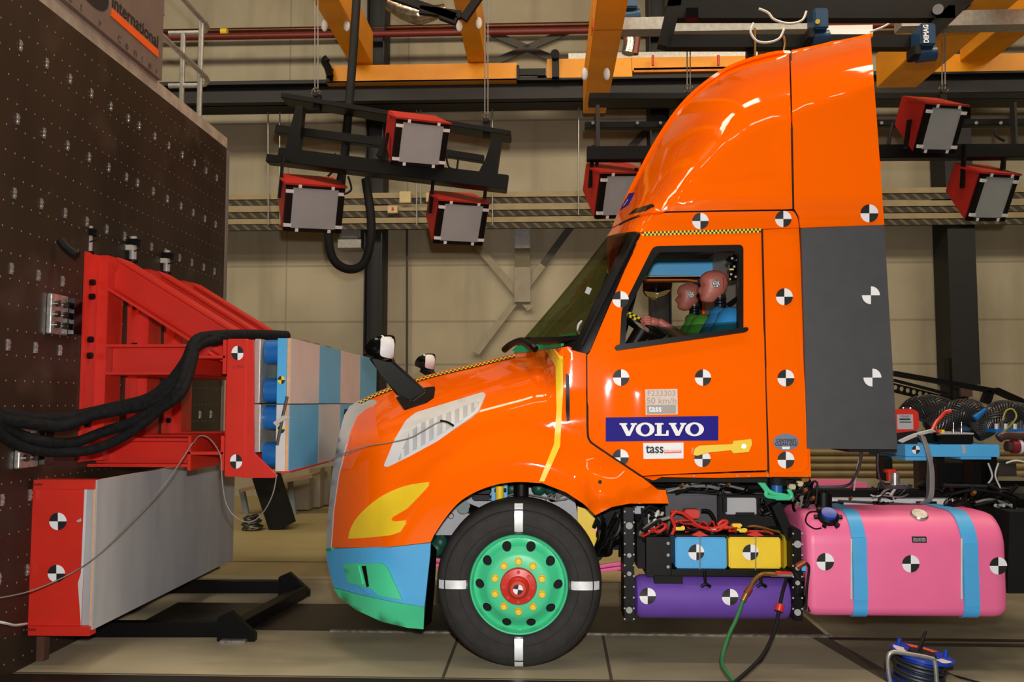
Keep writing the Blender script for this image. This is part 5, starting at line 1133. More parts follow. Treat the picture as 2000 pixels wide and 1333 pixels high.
# hanging black supply hose (runs down from the top, loops below the light frame)
tag(MB().tube([W(697, -10, 10.0), W(690, 100, 10.0), W(682, 200, 10.0), W(670, 330, 10.0), W(650, 400, 10.0), W(641, 450, 10.0), W(650, 505, 10.0), W(680, 526, 10.0), W(710, 515, 10.0), W(724, 470, 10.0), W(724, 420, 10.0), W(714, 350, 10.0)], .052, 12, 6).build('supply_hose', BLACKM), 'thick black supply hose hanging from the top in a long loop', 'hose')
# floodlights
def flood(px, py, s, Y, tilt, label, up=1):
    """red floodlight, its frosted face centred on the pixel, s = face width in pixels"""
    c = W(px, py, Y); k = s * Y / FPX; t = thing('floodlight', label, 'floodlight', c, 'red floodlights on the black frames')
    a, b = radians(33), radians(25); nn = Vector((sin(a) * cos(b), -cos(a) * cos(b), -sin(b))); u0 = Vector((sin(a) * sin(b), -cos(a) * sin(b), cos(b))); x0 = Vector((cos(a), sin(a), 0))
    ex = x0 * cos(tilt) - u0 * sin(tilt); ez = u0 * cos(tilt) + x0 * sin(tilt); ey = -nn
    P = lambda x, y, z: c + ex * (x * k) + ey * (y * k) + ez * (z * k)
    def pan(a, b, y0, y1, mb=None):
        mb = mb or MB(); return mb.add([P(x, y, z) for x in (a[0], b[0]) for y in (y0, y1) for z in (a[1], b[1])], [(0, 1, 3, 2), (4, 6, 7, 5), (0, 4, 5, 1), (2, 3, 7, 6), (0, 2, 6, 4), (1, 5, 7, 3)])
    # tapered red housing
    f0 = [P(-.66, .05, -.52), P(.66, .05, -.52), P(.66, .05, .54), P(-.66, .05, .54)]; f1 = [P(-.60, .74, -.05), P(.60, .74, -.05), P(.60, .74, .58), P(-.60, .74, .58)]
    MB().add(f0 + f1, [(0, 1, 2, 3), (7, 6, 5, 4), (0, 4, 5, 1), (1, 5, 6, 2), (2, 6, 7, 3), (3, 7, 4, 0)]).build('housing', REDP, t, bev=.01)
    fr = pan((-.64, -.52), (.64, -.44), -.03, .06); pan((-.64, .44), (.64, .50), -.03, .06, fr); pan((-.64, -.5), (-.5, .5), -.03, .06, fr); pan((.5, -.5), (.64, .5), -.03, .06, fr); fr.build('front_frame', BLACK, t)
    pan((-.5, -.45), (.5, .45), -.012, .05).build('lens', LENS, t)
    for x, z, a, b in ((-.57, .36, .08, .035), (-.57, -.38, .08, .035), (.57, .36, .08, .035), (.57, -.38, .08, .035), (-.36, .48, .035, .035), (.36, .48, .035, .035), (-.36, -.48, .035, .035), (.36, -.48, .035, .035)): pan((x - a, z - b), (x + a, z + b), -.05, .0).build('lens_clip', WHITE, t)
    pan((-.68, .50), (.68, .54), -.04, .5).build('visor', REDP, t)
    for sx_ in (-.70, .70): MB().bar(P(sx_, .3, .12), P(sx_, .3, .12) + Vector((-.05 if up < 0 else .04, 0, up * (.95 if up > 0 else .62) * k)), .09 * k, .05 * k, ex).build('yoke_arm', BLACK, t)
    return t
YL = 9.5
def frame(name, label, bars, Y=YL, dY=0):
    t = thing(name, label, 'lighting frame', W(bars[0][0][0], bars[0][0][1], Y))
    for a, b, wd, h, nm, dy in bars: 
        MB().bar(W(a[0], a[1], Y + dy), W(b[0], b[1], Y + dy), wd, h).build(nm, BLACK, t, bev=.006)
    return t
lf = frame('light_frame', 'tilted black lighting frame hanging above the truck hood with three floodlights', [((556, 194), (998, 268), .30, .06, 'top_beam', .3), ((540, 254), (762, 282), .12, .10, 'middle_beam', .2), ((868, 300), (945, 312), .10, .08, 'middle_beam', .2), ((524, 312), (990, 368), .16, .09, 'lower_beam', -.1), ((545, 304), (992, 358), .10, .16, 'front_beam', -.2)])
for q in ([(578, 205), (592, 207), (583, 300), (553, 308), (562, 270)], [(962, 268), (980, 270), (970, 345), (933, 340), (948, 310)]): MB().prism([W(x, y, YL) for x, y in q], (0, .12, 0)).build('side_plate', BLACK, lf)
MB().bar(W(742, 310, YL - .2), W(762, 272, YL - .2), .06, .2, (0, 1, 0)).build('bracket', BLACK, lf)
for x, y in ((617, 202), (949, 252)):
    MB().box(W(x - 6, y - 20, YL + .2), W(x + 7, y + 12, YL + .2) + Vector((0, (YL + .3) - (YL + .2), 0))).build('shackle', BLACKM, lf); MB().lathe([(.05, -.02), (.05, .02)], W(x, y - 22, YL + .2), (0, 1, 0), 14).build('pulley', CHROME, lf)
    for d in (-2, 4): MB().cyl(W(x + d, -20, YL + .2), W(x + d, y - 22, YL + .2), .007, n=6).build('suspension_rope', WIRE, lf)
for pts in ([(655, 300), (652, 330), (640, 345)], [(680, 345), (686, 370), (672, 380)], [(760, 300), (768, 325), (772, 345)], [(870, 300), (876, 325), (884, 330)], [(895, 310), (892, 335)]): MB().tube([W(x, y, YL - .15) for x, y in pts], .012, 6).build('lamp_cable', BLACKM, lf)
flood(614, 408, 92, YL - .2, -.06, 'red floodlight hanging lowest left under the tilted frame')
flood(822, 281, 88, YL - .5, -.06, 'red floodlight mounted up inside the tilted frame', -1)
flood(901, 436, 84, YL - .1, -.05, 'red floodlight hanging below the right end of the tilted frame')
YR2 = 9.6
rf = frame('light_frame', 'level black lighting frame behind the roof fairing, carrying floodlights at both sides', [((1150, 196), (2060, 196), .30, .075, 'top_beam', .3), ((1142, 247), (2060, 240), .10, .075, 'middle_beam', .2), ((1146, 302), (2060, 297), .14, .15, 'lower_beam', -.1)], YR2)
for x, a, b in ((1168, 205, 288), (1985, 200, 290)): MB().box(W(x - 4, a, YR2), W(x + 4, b, YR2) + Vector((0, (YR2 + .1) - (YR2), 0))).build('side_post', STEELD, rf)
mb = MB()
for x in (1158, 1245, 1290, 1722, 1907, 1955): mb.cyl(W(x, 240, YR2 + .12), W(x, 240, YR2 + .15), .018)
mb.build('bolts', BOLT, rf)
MB().cyl(W(1166, 315, YR2), W(1164, 372, YR2), .02).build('hanger', BLACK, rf)
for x, y in ((1345, 188), (1843, 188)):
    MB().box(W(x - 6, y - 4, YR2 + .1), W(x + 7, y + 10, YR2 + .1) + Vector((0, (YR2 + .3) - (YR2 + .1), 0))).build('shackle', BLACKM, rf); MB().lathe([(.05, -.02), (.05, .02)], W(x, y - 14, YR2 + .2), (0, 1, 0), 14).build('pulley', CHROME, rf)
    for d in (-3, 3): MB().cyl(W(x + d, -20, YR2 + .2), W(x + d, y - 14, YR2 + .2), .007, n=6).build('suspension_rope', WIRE, rf)
for pts in ([(1240, 338), (1243, 330), (1246, 345)], [(1744, 240), (1738, 265), (1736, 282)], [(1945, 250), (1946, 265), (1962, 275)], [(1958, 315), (1956, 330), (1954, 345)]): MB().tube([W(x, y, YR2) for x, y in pts], .018, 8).build('lamp_cable', BLACKM, rf)
flood(1216, 382, 88, YR2, -.14, 'red floodlight half hidden behind the front of the roof fairing')
flood(1838, 252, 90, YR2 - .5, -.13, 'red floodlight on top of the level frame, right of the fairing', -1)
flood(1940, 386, 90, YR2 - .1, -.10, 'red floodlight hanging below the level frame at the right edge')
p0, p1 = W(1332, 203, YR2 + .2), W(1380, 243, YR2 + .2)
tag(MB().box((p0.x, YR2 + .16, p1.z), (p1.x, YR2 + .5, p0.z)).build('floodlight', REDP), 'red floodlight housing peeping past the fairing roof curve', 'floodlight', 'red floodlights on the black frames')
# ================================================================ CRASH TEST DUMMIES
def limbs(chains, name, m, parent):
    """one continuous skinned body from connected joints"""
    me = bpy.data.meshes.new(name); bm = bmesh.new(); idx = {}; rad = []
    for ch in chains:
        pv = None
        for key, p, r in ch:
            if key not in idx: idx[key] = bm.verts.new(p); rad.append(r)
            if pv is not None:
                try: bm.edges.new((pv, idx[key]))
                except ValueError: pass
            pv = idx[key]
    bm.to_mesh(me); bm.free(); o = bpy.data.objects.new(name, me); COL.objects.link(o)
    sk = o.modifiers.new('s', 'SKIN'); sk.use_smooth_shade = True
    for i, r in enumerate(rad): me.skin_vertices[0].data[i].radius = r if isinstance(r, tuple) else (r, r)
    me.skin_vertices[0].data[0].use_root = True
    su = o.modifiers.new('d', 'SUBSURF'); su.levels = 2; su.render_levels = 2
    dg = bpy.context.evaluated_depsgraph_get(); nm = bpy.data.meshes.new_from_object(o.evaluated_get(dg))
    mb = MB().add([v.co for v in nm.vertices], [tuple(p.vertices) for p in nm.polygons]); bpy.data.objects.remove(o); bpy.data.meshes.remove(me)
    return mb.build(name, m, parent, 180)
def head(c, parent, s=1):
    # c = centre of the head, face towards -X;  rows: height, front, back, half width
    T = [(-.118, -.048, -.012, .020), (-.112, -.074, .004, .034), (-.10, -.088, .018, .044), (-.085, -.091, .036, .052), (-.07, -.090, .054, .058), (-.055, -.090, .070, .064), (-.04, -.090, .082, .068), (-.02, -.090, .092, .073), (0, -.087, .098, .076), (.02, -.091, .101, .077), (.04, -.094, .101, .077), (.06, -.090, .096, .073), (.08, -.078, .084, .063), (.095, -.058, .064, .048), (.104, -.036, .042, .032), (.109, -.012, .018, .014)]
    n = 40; mb = MB(); vs = []; Z = []
    for i in range(len(T) - 1):
        for q in range(3): t = q / 3; Z.append(tuple(T[i][j] * (1 - t) + T[i + 1][j] * t for j in range(4)))
    Z.append(T[-1])
    for z, f, b, hw in Z:
        for j in range(n):
            a = 2 * pi * j / n; cx, sy = cos(a), sin(a); e = 2 / 2.3
            x = (f + b) / 2 - (b - f) / 2 * math.copysign(abs(cx) ** e, cx); y = hw * math.copysign(abs(sy) ** e, sy)
            if cx > 0:
                g = math.exp(-(y / .013) ** 2); x -= g * .024 * max(0, 1 - abs(z + .034) / .030) + g * .008 * max(0, 1 - abs(z + .012) / .02)      # nose
                x += .013 * math.exp(-((abs(y) - .031) / .015) ** 2 - ((z - .004) / .013) ** 2)              # eye sockets
                x += .006 * math.exp(-(y / .03) ** 2 - ((z + .070) / .0045) ** 2) - .005 * math.exp(-(y / .022) ** 2) * (math.exp(-((z + .063) / .006) ** 2) + math.exp(-((z + .077) / .006) ** 2))
            vs.append(c + Vector((x, y, z)) * s)
    m = len(Z); fs = [(i * n + j, i * n + (j + 1) % n, (i + 1) * n + (j + 1) % n, (i + 1) * n + j) for i in range(m - 1) for j in range(n)] + [tuple(range(n)), tuple((m - 1) * n + j for j in range(n))]
    h = mb.add(vs, fs).build('head', SKINM, parent, 180)
    for sg in (-1, 1):
        p = c + Vector((.008, sg * .074, .006)) * s; d = Vector((0, sg, 0))
        pl = MB().lathe([(.028, -.01), (.028, .004), (.025, .007), (.0001, .007)], p, d, 24).build('sensor_plate', CLAMP, h)
        mb = MB()
        for k in range(5): a = 2 * pi * k / 5 + .3; q = p + Vector((cos(a), 0, sin(a))) * .018; mb.cyl(q + d * .006, q + d * .012, .005, n=8)
        mb.build('plate_screws', CHROME, pl)
    # groove where the skull cap meets the face
    mb = MB(); mb.tube([c + Vector((.056 + .02 * (1 - abs(k - 6) / 6) * 0, .0745 * cos(pi * k / 12) * (1 if True else 1), -.03 + .125 * sin(pi * k / 12) ** .6)) for k in range(13)], .0022, 6, 2)
    mb.build('cap_groove', mat('groove_dark', (96, 46, 40), .6), h)
    return h
def dummy(hc, name_lb, shirt, hands):
    Y = hc.y; root = thing('crash_test_dummy', name_lb, 'crash test dummy', hc + Vector((.1, 0, -.82)), 'seated crash test dummies')
    nb = hc + Vector((.045, 0, -.19)); ch = nb + Vector((.03, 0, -.14)); pv = ch + Vector((.03, 0, -.40))
    L = []
    trunk = [('pv', pv, (.13, .16)), ('ab', pv + Vector((-.02, 0, .15)), (.12, .15)), ('ch', ch, (.12, .165)), ('nb', nb, (.055, .075))]; L.append(trunk)
    hd_ = {}
    for sg, wr in zip((-1, 1), hands):
        sh = ch + Vector((.0, sg * .185, .055)); el = sh + Vector((-.14, sg * .03, -.235)); 
        L.append([('ch', 0, 0), (f's{sg}', sh, .062), (f'e{sg}', el, .045), (f'm{sg}', el.lerp(wr, .5), .040), (f'w{sg}', wr, .030), (f'x{sg}', wr + (wr - el).normalized() * .03, .027)])
        hp = pv + Vector((-.03, sg * .09, -.02)); kn = hp + Vector((-.42, sg * .03, .06)); an_ = kn + Vector((-.22, 0, -.36)); L.append([('pv', 0, 0), (f'h{sg}', hp, .09), (f'k{sg}', kn, .06), (f'a{sg}', an_, .042), (f't{sg}', an_ + Vector((-.16, 0, -.03)), .03)])
    body = limbs(L, 'body', SKINM, root)
    # neck of rubber and metal discs
    n0 = hc + Vector((.045, 0, -.075)); n1 = nb + Vector((.0, 0, .0)); ax_ = (n0 - n1); LL = ax_.length; pr = []
    for k in range(4): z = LL * (.12 + .2 * k); pr += [(.036, z), (.044, z + .006), (.044, z + .020), (.036, z + .027)]
    MB().lathe([(.05, 0), (.05, LL * .1)] + pr + [(.034, LL * .95), (.0001, LL * .97)], n1, ax_, 24).build('neck', mat('neck_rubber', (58, 58, 60), .2, .8), root)
    MB().lathe([(.03, -.02), (.042, -.015), (.042, .012), (.03, .02)], n0 - ax_.normalized() * .0, ax_, 20).build('neck_load_cell', CHROME, root)
    head(hc, root)
    # shirt: one loft from hem to collar plus sleeves
    mb = MB(); n = 28; vs = []; rows = [(pv + Vector((-.02, 0, .02)), .155, .19), (pv + Vector((-.03, 0, .14)), .150, .185), (ch + Vector((-.03, 0, -.10)), .150, .20), (ch + Vector((-.02, 0, .0)), .150, .215), (ch + Vector((0, 0, .07)), .135, .215), (ch + Vector((.01, 0, .115)), .108, .17), (nb + Vector((.01, 0, .005)), .078, .10), (nb + Vector((.005, 0, .03)), .066, .07)]
    for k, (c, a, b) in enumerate(rows):
        for j in range(n): t = 2 * pi * j / n; w_ = 1 + .02 * sin(5 * t + k) ; vs.append(c + Vector((a * cos(t) * w_, b * sin(t) * w_, .008 * sin(3 * t + 2 * k))))
    mb.add(vs, [(i * n + j, i * n + (j + 1) % n, (i + 1) * n + (j + 1) % n, (i + 1) * n + j) for i in range(len(rows) - 1) for j in range(n)])
    for sg in (-1, 1):
        sh = ch + Vector((.0, sg * .185, .055)); el = sh + Vector((-.14, sg * .03, -.235))
        mb.tube([ch + Vector((0, sg * .10, .055)), sh + Vector((.01, 0, .01)), sh.lerp(el, .3), sh.lerp(el, .55)], [.085, .095, .088, .082], 18, 4, cap=False)
    st = mb.build('shirt', shirt, root, 60)
    sd = st.modifiers.new('thick', 'SOLIDIFY'); sd.thickness = .006; sd.offset = 1
    for sg, wr in zip((-1, 1), hands): hand(wr, sg, root, root is not None and shirt is SHIRTB)
    return root
def hand(wr, sg, root, grip):
    fw = Vector((-1, 0, .10 if grip else -.3)).normalized(); up = Vector((0, sg * .8, .6)); sd = Vector((0, sg * .6, -.8))
    kn = wr + fw * .088 + up * .010
    L = [[('w', wr, .026), ('p', wr + fw * .045 + up * .004, .033), ('q', wr + fw * .078 + up * .006, .036)]]
    limbs(L, 'palm', SKINM, root)
    for k, (dy, ln) in enumerate(((-.030, .90), (-.010, 1.0), (.010, .95), (.029, .78))):
        b = kn + sd * dy - fw * .022; p1 = b + fw * .046 * ln + up * .004; p2 = p1 + fw * .020 * ln - up * .022; p3 = p2 - fw * .010 - up * .020
        limbs([[('a', b, .0115), ('b', p1, .0105), ('c', p2, .0095), ('d', p3, .0085)]], 'finger', SKINM, root)
    t0 = wr + fw * .03 - sd * .024 - up * .004
    limbs([[('a', t0, .013), ('b', t0 + fw * .035 - sd * .022 - up * .008, .011), ('c', t0 + fw * .066 - sd * .018 - up * .012, .009)]], 'thumb', SKINM, root)
def rimpt(a): return sc + (t1 * cos(a) + t2 * sin(a)) * .225
# driver holds the wheel rim with both hands
hc = W(1393, 559, 6.1)
near = W(1291, 631, 5.83); far = Vector((near.x + .0, 6.32, near.z - .05))
dummy(hc, 'crash test dummy in a blue shirt holding the steering wheel', SHIRTB, (near, far))
hp_ = W(1345, 579, 7.2)
dummy(hp_, 'crash test dummy in a green shirt on the seat beyond the driver', SHIRTG, (hp_ + Vector((-.36, -.2, -.55)), hp_ + Vector((-.36, .2, -.55))))
# ================================================================ EQUIPMENT ON AND BEHIND THE CHASSIS, FLOOR ITEMS
dk = thing('equipment_deck', 'sky blue steel equipment deck on black posts behind the cab', 'equipment deck', W(1850, 945, 6.2))
MB().box(W(1768, 869, 5.95), W(1953, 893, 5.95) + Vector((0, 1.3, 0))).build('plate', BLUE, dk, bev=.004)
MB().box(W(1768, 893, 5.96), W(1822, 900, 5.96) + Vector((0, (6.4) - (5.96), 0))).box(W(1876, 893, 5.96), W(1936, 898, 5.96) + Vector((0, (6.4) - (5.96), 0))).build('lower_flange', BLUE, dk)
MB().box(W(1735, 869, 6.6), W(1768, 895, 6.6) + Vector((0, (7.0) - (6.6), 0))).build('side_plate', mat('deck_blue_dark', (46, 112, 160), .5), dk)
for x, y1 in ((1838, 955), (1735, 940), (1908, 955), (1940, 950)): MB().box(W(x - 9, 893, 6.2), W(x + 9, y1, 6.2) + Vector((0, (6.35) - (6.2), 0))).build('post', BLACK, dk)
marker(1789, 879, 8, flat(5.95), dk); MB().box(W(1879, 869, 5.945), W(1886, 886, 5.945) + Vector((0, (5.95) - (5.945), 0))).build('tape', LGREY, dk)
MB().box(W(1944, 839, 6.0), W(2060, 846, 6.0) + Vector((0, (6.6) - (6.0), 0))).build('upper_plate', BLUED, dk)
ru = thing('power_unit', 'red ribbed power unit with a grey label on the blue deck', 'power unit', W(1772, 866, 6.1))
b = MB().prism([W(x, y, 6.05) for x, y in rp([(1735, 806), (1756, 800), (1786, 800), (1795, 806), (1796, 838), (1790, 842), (1735, 848)], 4)], (0, .35, 0)).build('housing', RED, ru, bev=.01)
lp = MB().box(W(1752, 810, 6.045), W(1784, 839, 6.045) + Vector((0, (6.06) - (6.045), 0))).build('label_plate', LGREY, ru); mb = textpx('POWER', 1759, 812, 1776, 816, flat(6.045), off=.003); mb.box(W(1757, 818, 6.043), W(1778, 821, 6.043) + Vector((0, .002, 0))); mb.box(W(1757, 824, 6.043), W(1780, 826, 6.043) + Vector((0, (6.045) - (6.043), 0))).build('lettering', MARKB, lp)
mb = MB()
for x in (1764, 1778): mb.cyl(W(x, 805, 6.1), W(x, 797, 6.1), .006, n=8)
mb.tube([W(1762, 799, 6.1), W(1780, 799, 6.1)], .008, 8).build('handle', CHROME, ru)
MB().box(W(1750, 843, 6.06), W(1792, 868, 6.06) + Vector((0, (6.3) - (6.06), 0))).build('foot', BLACKM, ru)
dr = thing('data_recorder', 'long black data recorder with connectors on the blue deck', 'recorder', W(1870, 868, 6.05))
MB().box(W(1834, 849, 6.0), W(1902, 868, 6.0) + Vector((0, (6.5) - (6.0), 0))).build('case', BLACK, dr, bev=.006); MB().box(W(1834, 846, 6.0), W(1902, 849, 6.0) + Vector((0, (6.5) - (6.0), 0))).build('lid', LGREY, dr)
for x in (1862, 1878): MB().cyl(W(x, 846, 6.05), W(x, 838, 6.05), .010).cyl(W(x, 838, 6.05), W(x, 825, 6.05), .004).build('connector', CHROME, dr)
MB().cyl(W(1826, 858, 6.02), W(1834, 858, 6.02), .045).build('plug', BLACKG, dr)
for x, m in ((1836, ORG2), (1842, YELLOW)): MB().box(W(x - 3, 840, 6.02), W(x + 3, 846, 6.02) + Vector((0, (6.06) - (6.02), 0))).build('terminal', m, dr)
random.seed(5)
# netted cable looms
NET = []
def netmat():
    m = bpy.data.materials.new('net_sleeve_weave'); m.use_nodes = True; n = m.node_tree; b = n.nodes['Principled BSDF']; b.inputs['Roughness'].default_value = .4
    tc = n.nodes.new('ShaderNodeTexCoord'); mp = n.nodes.new('ShaderNodeMapping'); mp.inputs['Rotation'].default_value = (0, .78, 0); n.links.new(tc.outputs['Object'], mp.inputs[0])
    ck = n.nodes.new('ShaderNodeTexChecker'); ck.inputs['Scale'].default_value = 34; ck.inputs[1].default_value = rgb((10, 10, 10)); ck.inputs[2].default_value = rgb((84, 82, 80)); n.links.new(mp.outputs[0], ck.inputs[0]); n.links.new(ck.outputs[0], b.inputs['Base Color']); return m
NETM = netmat()
def weave(pts, r, name, label):
    """open diamond net sleeve of crossing cords around a bundle"""
    t = thing(name, label, 'cable bundle', W(*pts[0]))
    MB().tube([W(*p) for p in pts], [q * .8 for q in r], 14, 5).build('cable_core', BLACKM, t)
    tmp = MB().tube([W(*p) for p in pts], r, 20, 5); n = 20; rows = len(tmp.v) // n; mb = MB()
    for sgn in (1, -1):
        for j in range(n):
            mb.tube([tmp.v[i * n + (j + sgn * i) % n] for i in range(rows)], .003, 5, 0)
    mb.build('net_sleeve', mat('net_cord', (58, 56, 54), .3, .3), t); return t
weave([(1760, 812, 6.6), (1785, 798, 6.55), (1815, 800, 6.5), (1845, 808, 6.45), (1862, 826, 6.4)], [.04, .08, .11, .105, .08], 'cable_loom', 'black netted cable loom on the deck behind the red power unit')
weave([(1815, 840, 6.4), (1845, 822, 6.4), (1875, 806, 6.38), (1900, 804, 6.36), (1912, 820, 6.36), (1898, 838, 6.36)], [.07, .09, .095, .08, .07, .05], 'cable_loom', 'black netted cable loom curling over the data recorder')
weave([(1905, 850, 6.2), (1925, 835, 6.2), (1940, 818, 6.2), (1956, 806, 6.25), (1990, 812, 6.3), (2040, 824, 6.3)], [.05, .07, .075, .085, .09, .085], 'cable_loom', 'black netted cable loom at the right edge above the deck')
tag(MB().cyl(W(1904, 818, 6.1), W(1925, 800, 6.1), .025, .012).build('blue_plug', BLUED), 'blue cable plug lying on the netted looms', 'plug')
tag(MB().tube([W(1820, 842, 6.05), W(1828, 826, 6.1), W(1838, 815, 6.15), W(1846, 806, 6.2), (W(1858, 803, 6.2))], .014, 8).build('red_cable', RED), 'red cable rising from the deck into the netted loom', 'cable')
for k in range(9):
    x = 1946 + 6 * k; tag(MB().cyl(W(x, 839, 6.1), W(x, 828 - 3 * (k % 3), 6.1), .012, n=10).build('connector_plug', CHROME if k % 3 else CABLEW), ('first', 'second', 'third', 'fourth', 'fifth', 'sixth', 'seventh', 'eighth', 'ninth')[k] + ' small connector plug from the left on the raised blue plate', 'plug', 'connector plugs on the raised plate')
tag(MB().tube([W(1948, 852, 6.0), W(1970, 835, 6.0), W(1985, 815, 6.0), W(1978, 800, 6.0), W(1965, 803, 6.0), W(1958, 822, 6.0)], .006, 6).build('yellow_lead', mat('yellow_lead', (150, 140, 40), .5)), 'thin yellow lead looping up at the right edge of the deck', 'cable')
for k, (pts, lb) in enumerate((([(1758, 862, 5.95), (1785, 850, 5.93), (1810, 843, 5.92), (1822, 840, 5.95)], 'clear sleeved lead across the front of the red power unit'), ([(1795, 850, 5.93), (1808, 870, 5.92), (1815, 900, 5.9), (1814, 940, 5.9), (1812, 975, 5.9), (1790, 985, 5.9), (1740, 983, 5.9), (1640, 978, 5.95)], 'grey taped lead bundle dropping from the deck to the pink tank'), ([(1802, 850, 5.92), (1812, 880, 5.9), (1820, 920, 5.9), (1818, 970, 5.9), (1800, 984, 5.88)], 'grey lead hanging beside the taped bundle from the deck'))):
    mb = MB()
    for j in range(4): mb.tube([W(x + (j - 1.5) * 2.2, y + j * .8, Y + .01 * j) for x, y, Y in pts], .006, 6)
    tag(mb.build('sensor_leads', (CABLEW, GREY, WIRE)[k]), lb, 'cable')
for k, (pts, lb) in enumerate((([(1682, 878, 5.6), (1680, 905, 5.7), (1668, 935, 5.8), (1650, 950, 5.9), (1590, 952, 6)], 'lead bundle from under the dark side panel to the frame'), ([(1716, 880, 5.7), (1714, 905, 5.7), (1718, 935, 5.8), (1730, 955, 5.9)], 'short lead from the side panel to the warning lamp'), ([(1668, 958, 5.9), (1672, 930, 5.8), (1678, 900, 5.7)], 'thin lead rising from the frame to the side panel'), ([(1930, 905, 6.1), (1938, 930, 6.1), (1930, 945, 6.1)], 'thin lead below the right end of the deck'), ([(1950, 905, 6.1), (1944, 930, 6.1), (1955, 960, 6.1), (1940, 970, 6.1)], 'pale lead curving under the right end of the deck'), ([(1965, 905, 5.9), (1985, 900, 5.9), (2010, 905, 5.9)], 'cable at the right edge under the raised plate'))):
    tag(MB().tube([W(*p) for p in pts], .010 if k == 0 else .006, 6).build('lead', GREY if k in (0, 1) else CABLEW), lb, 'cable')
tag(MB().box(W(1658, 878, 5.55), W(1752, 884, 5.55) + Vector((0, (5.9) - (5.55), 0))).build('cable_bar', BLACKM), 'black bar with taped leads under the dark side panel', 'bar')
wl_ = thing('warning_lamp', 'small red and silver beacon on the frame behind the cab', 'lamp', W(1744, 950, 5.95))
MB().cyl(W(1748, 950, 5.95), W(1748, 924, 5.95), .03).build('body', CLAMP, wl_); MB().box(W(1732, 918, 5.97), W(1754, 926, 5.97) + Vector((0, (6.05) - (5.97), 0))).build('cap', RED, wl_, bev=.01); MB().box(W(1735, 922, 5.96), W(1743, 940, 5.96) + Vector((0, (6.0) - (5.96), 0))).build('strap', RED, wl_); MB().lathe([(.0001, 0), (.1, 0), (.11, .02), (.0001, .025)], W(1748, 953, 5.98), (0, 0, 1), 24).build('base', GREY, wl_)
rd = thing('gas_cylinder', 'small dark red cylinder with white tape at the right edge of the deck', 'cylinder', W(1990, 880, 6.0)); MB().cyl(W(1975, 873, 6.0), W(2040, 873, 6.0), .045).build('body', mat('dark_red', (120, 26, 34), .45), rd); MB().cyl(W(1988, 873, 6.0), W(1994, 873, 6.0), .047).build('tape', OFFW, rd); MB().cyl(W(1965, 872, 6.0), W(1975, 873, 6.0), .035).build('neck', mat('brown_hose', (70, 46, 42), .4), rd)
tag(MB().tube([W(1950, 857, 6.0), W(1962, 851, 6.0), W(1985, 852, 6.0), W(2020, 850, 6.0)], .03, 10).build('brown_hose', _M['brown_hose']), 'dark brown hose under the raised plate at the right edge', 'hose')
cy_ = thing('sled_truss', 'black perforated sloping truss standing behind the equipment deck', 'truss', W(1880, 800, 8.5))
for a, b, h in (((1745, 730), (1945, 765), .05), ((1745, 743), (1850, 770), .025), ((1945, 763), (2060, 815), .06), ((1932, 764), (1924, 788), .08)): MB().bar(W(*a, 8.5), W(*b, 8.5), .06, h, (0, 0, 1)).build('bar', BLACK, cy_)
hol = [[(x + 5 * cos(a), y + 5 * sin(a)) for a in [2 * pi * k / 12 for k in range(12)]] for x, y in ((1750 + 12 * k, 757 + 3 * k) for k in range(6))]
skin([(1744, 748), (1830, 770), (1880, 782), (1880, 797), (1830, 788), (1744, 766)], flat(8.5), hol, step=20, th=.03).build('perforated_plate', BLACK, cy_)
MB().box(W(1853, 700, 8.6), W(1862, 790, 8.6) + Vector((0, (8.7) - (8.6), 0))).build('post', BLACK, cy_)
tag(MB().box(W(1876, 753, 14.36), W(1900, 775, 14.36) + Vector((0, (14.42) - (14.36), 0))).build('brown_plate', mat('brown_plate', (74, 52, 50), .6)), 'small brown plate behind the sloping truss, below the column', 'plate')
# dark bins behind the deck
for k, (a, b) in enumerate((((1828, 896), (1880, 975)), ((1900, 900), (1990, 960)))): tag(MB().box(W(*a, 9.2), Vector((W(*b, 9.2).x, 9.8, 0))).build('dark_crate', mat('dark_crate', (40, 36, 32), .7), bev=.03), ('dark crate on the floor behind the deck, left one', 'dark crate on the floor behind the right deck post')[k], 'crate')
# air hoses in front of the chassis
gh = thing('air_hose', 'green air hose curving down from the valve below the battery boxes', 'hose', W(1440, 1330, 4.9))
MB().tube([W(1452, 1172, 5.36), W(1438, 1210, 5.33), (W(1424, 1240, 5.3)), W(1412, 1278, 5.22), W(1412, 1302, 5.1), W(1428, 1325, 4.95), W(1445, 1345, 4.85)], .012, 10).build('hose', GREENH, gh)
MB().cyl(W(1458, 1160, 5.37), W(1451, 1174, 5.36), .017).build('fitting', BRASS, gh); MB().cyl(W(1465, 1150, 5.38), W(1458, 1160, 5.37), .02).build('collar', mat('copper_fitting', (150, 74, 44), .4, .5), gh)
MB().tube([W(1465, 1150, 5.38), W(1472, 1136, 5.4), W(1485, 1124, 5.42), W(1500, 1122, 5.44), W(1520, 1123, 5.45)], .013, 10).build('brass_pipe', BRASS, gh)
bh = thing('air_hose', 'black air hose with a red coupling curving down beside the green hose', 'hose', W(1440, 1330, 4.9))
MB().tube([W(1536, 1132, 5.42), W(1528, 1160, 5.36), W(1521, 1195, 5.33), W(1512, 1235, 5.3), W(1490, 1280, 5.15), W(1462, 1310, 5.0), W(1432, 1336, 4.85)], .011, 10).build('hose', BLACKM, bh)
MB().cyl(W(1524, 1181, 5.35), W(1521, 1194, 5.34), .026).build('coupling', RED, bh)
vl = thing('valve', 'brass air valve with red lever at the right end of the purple tank', 'valve', W(1530, 1125, 5.45))
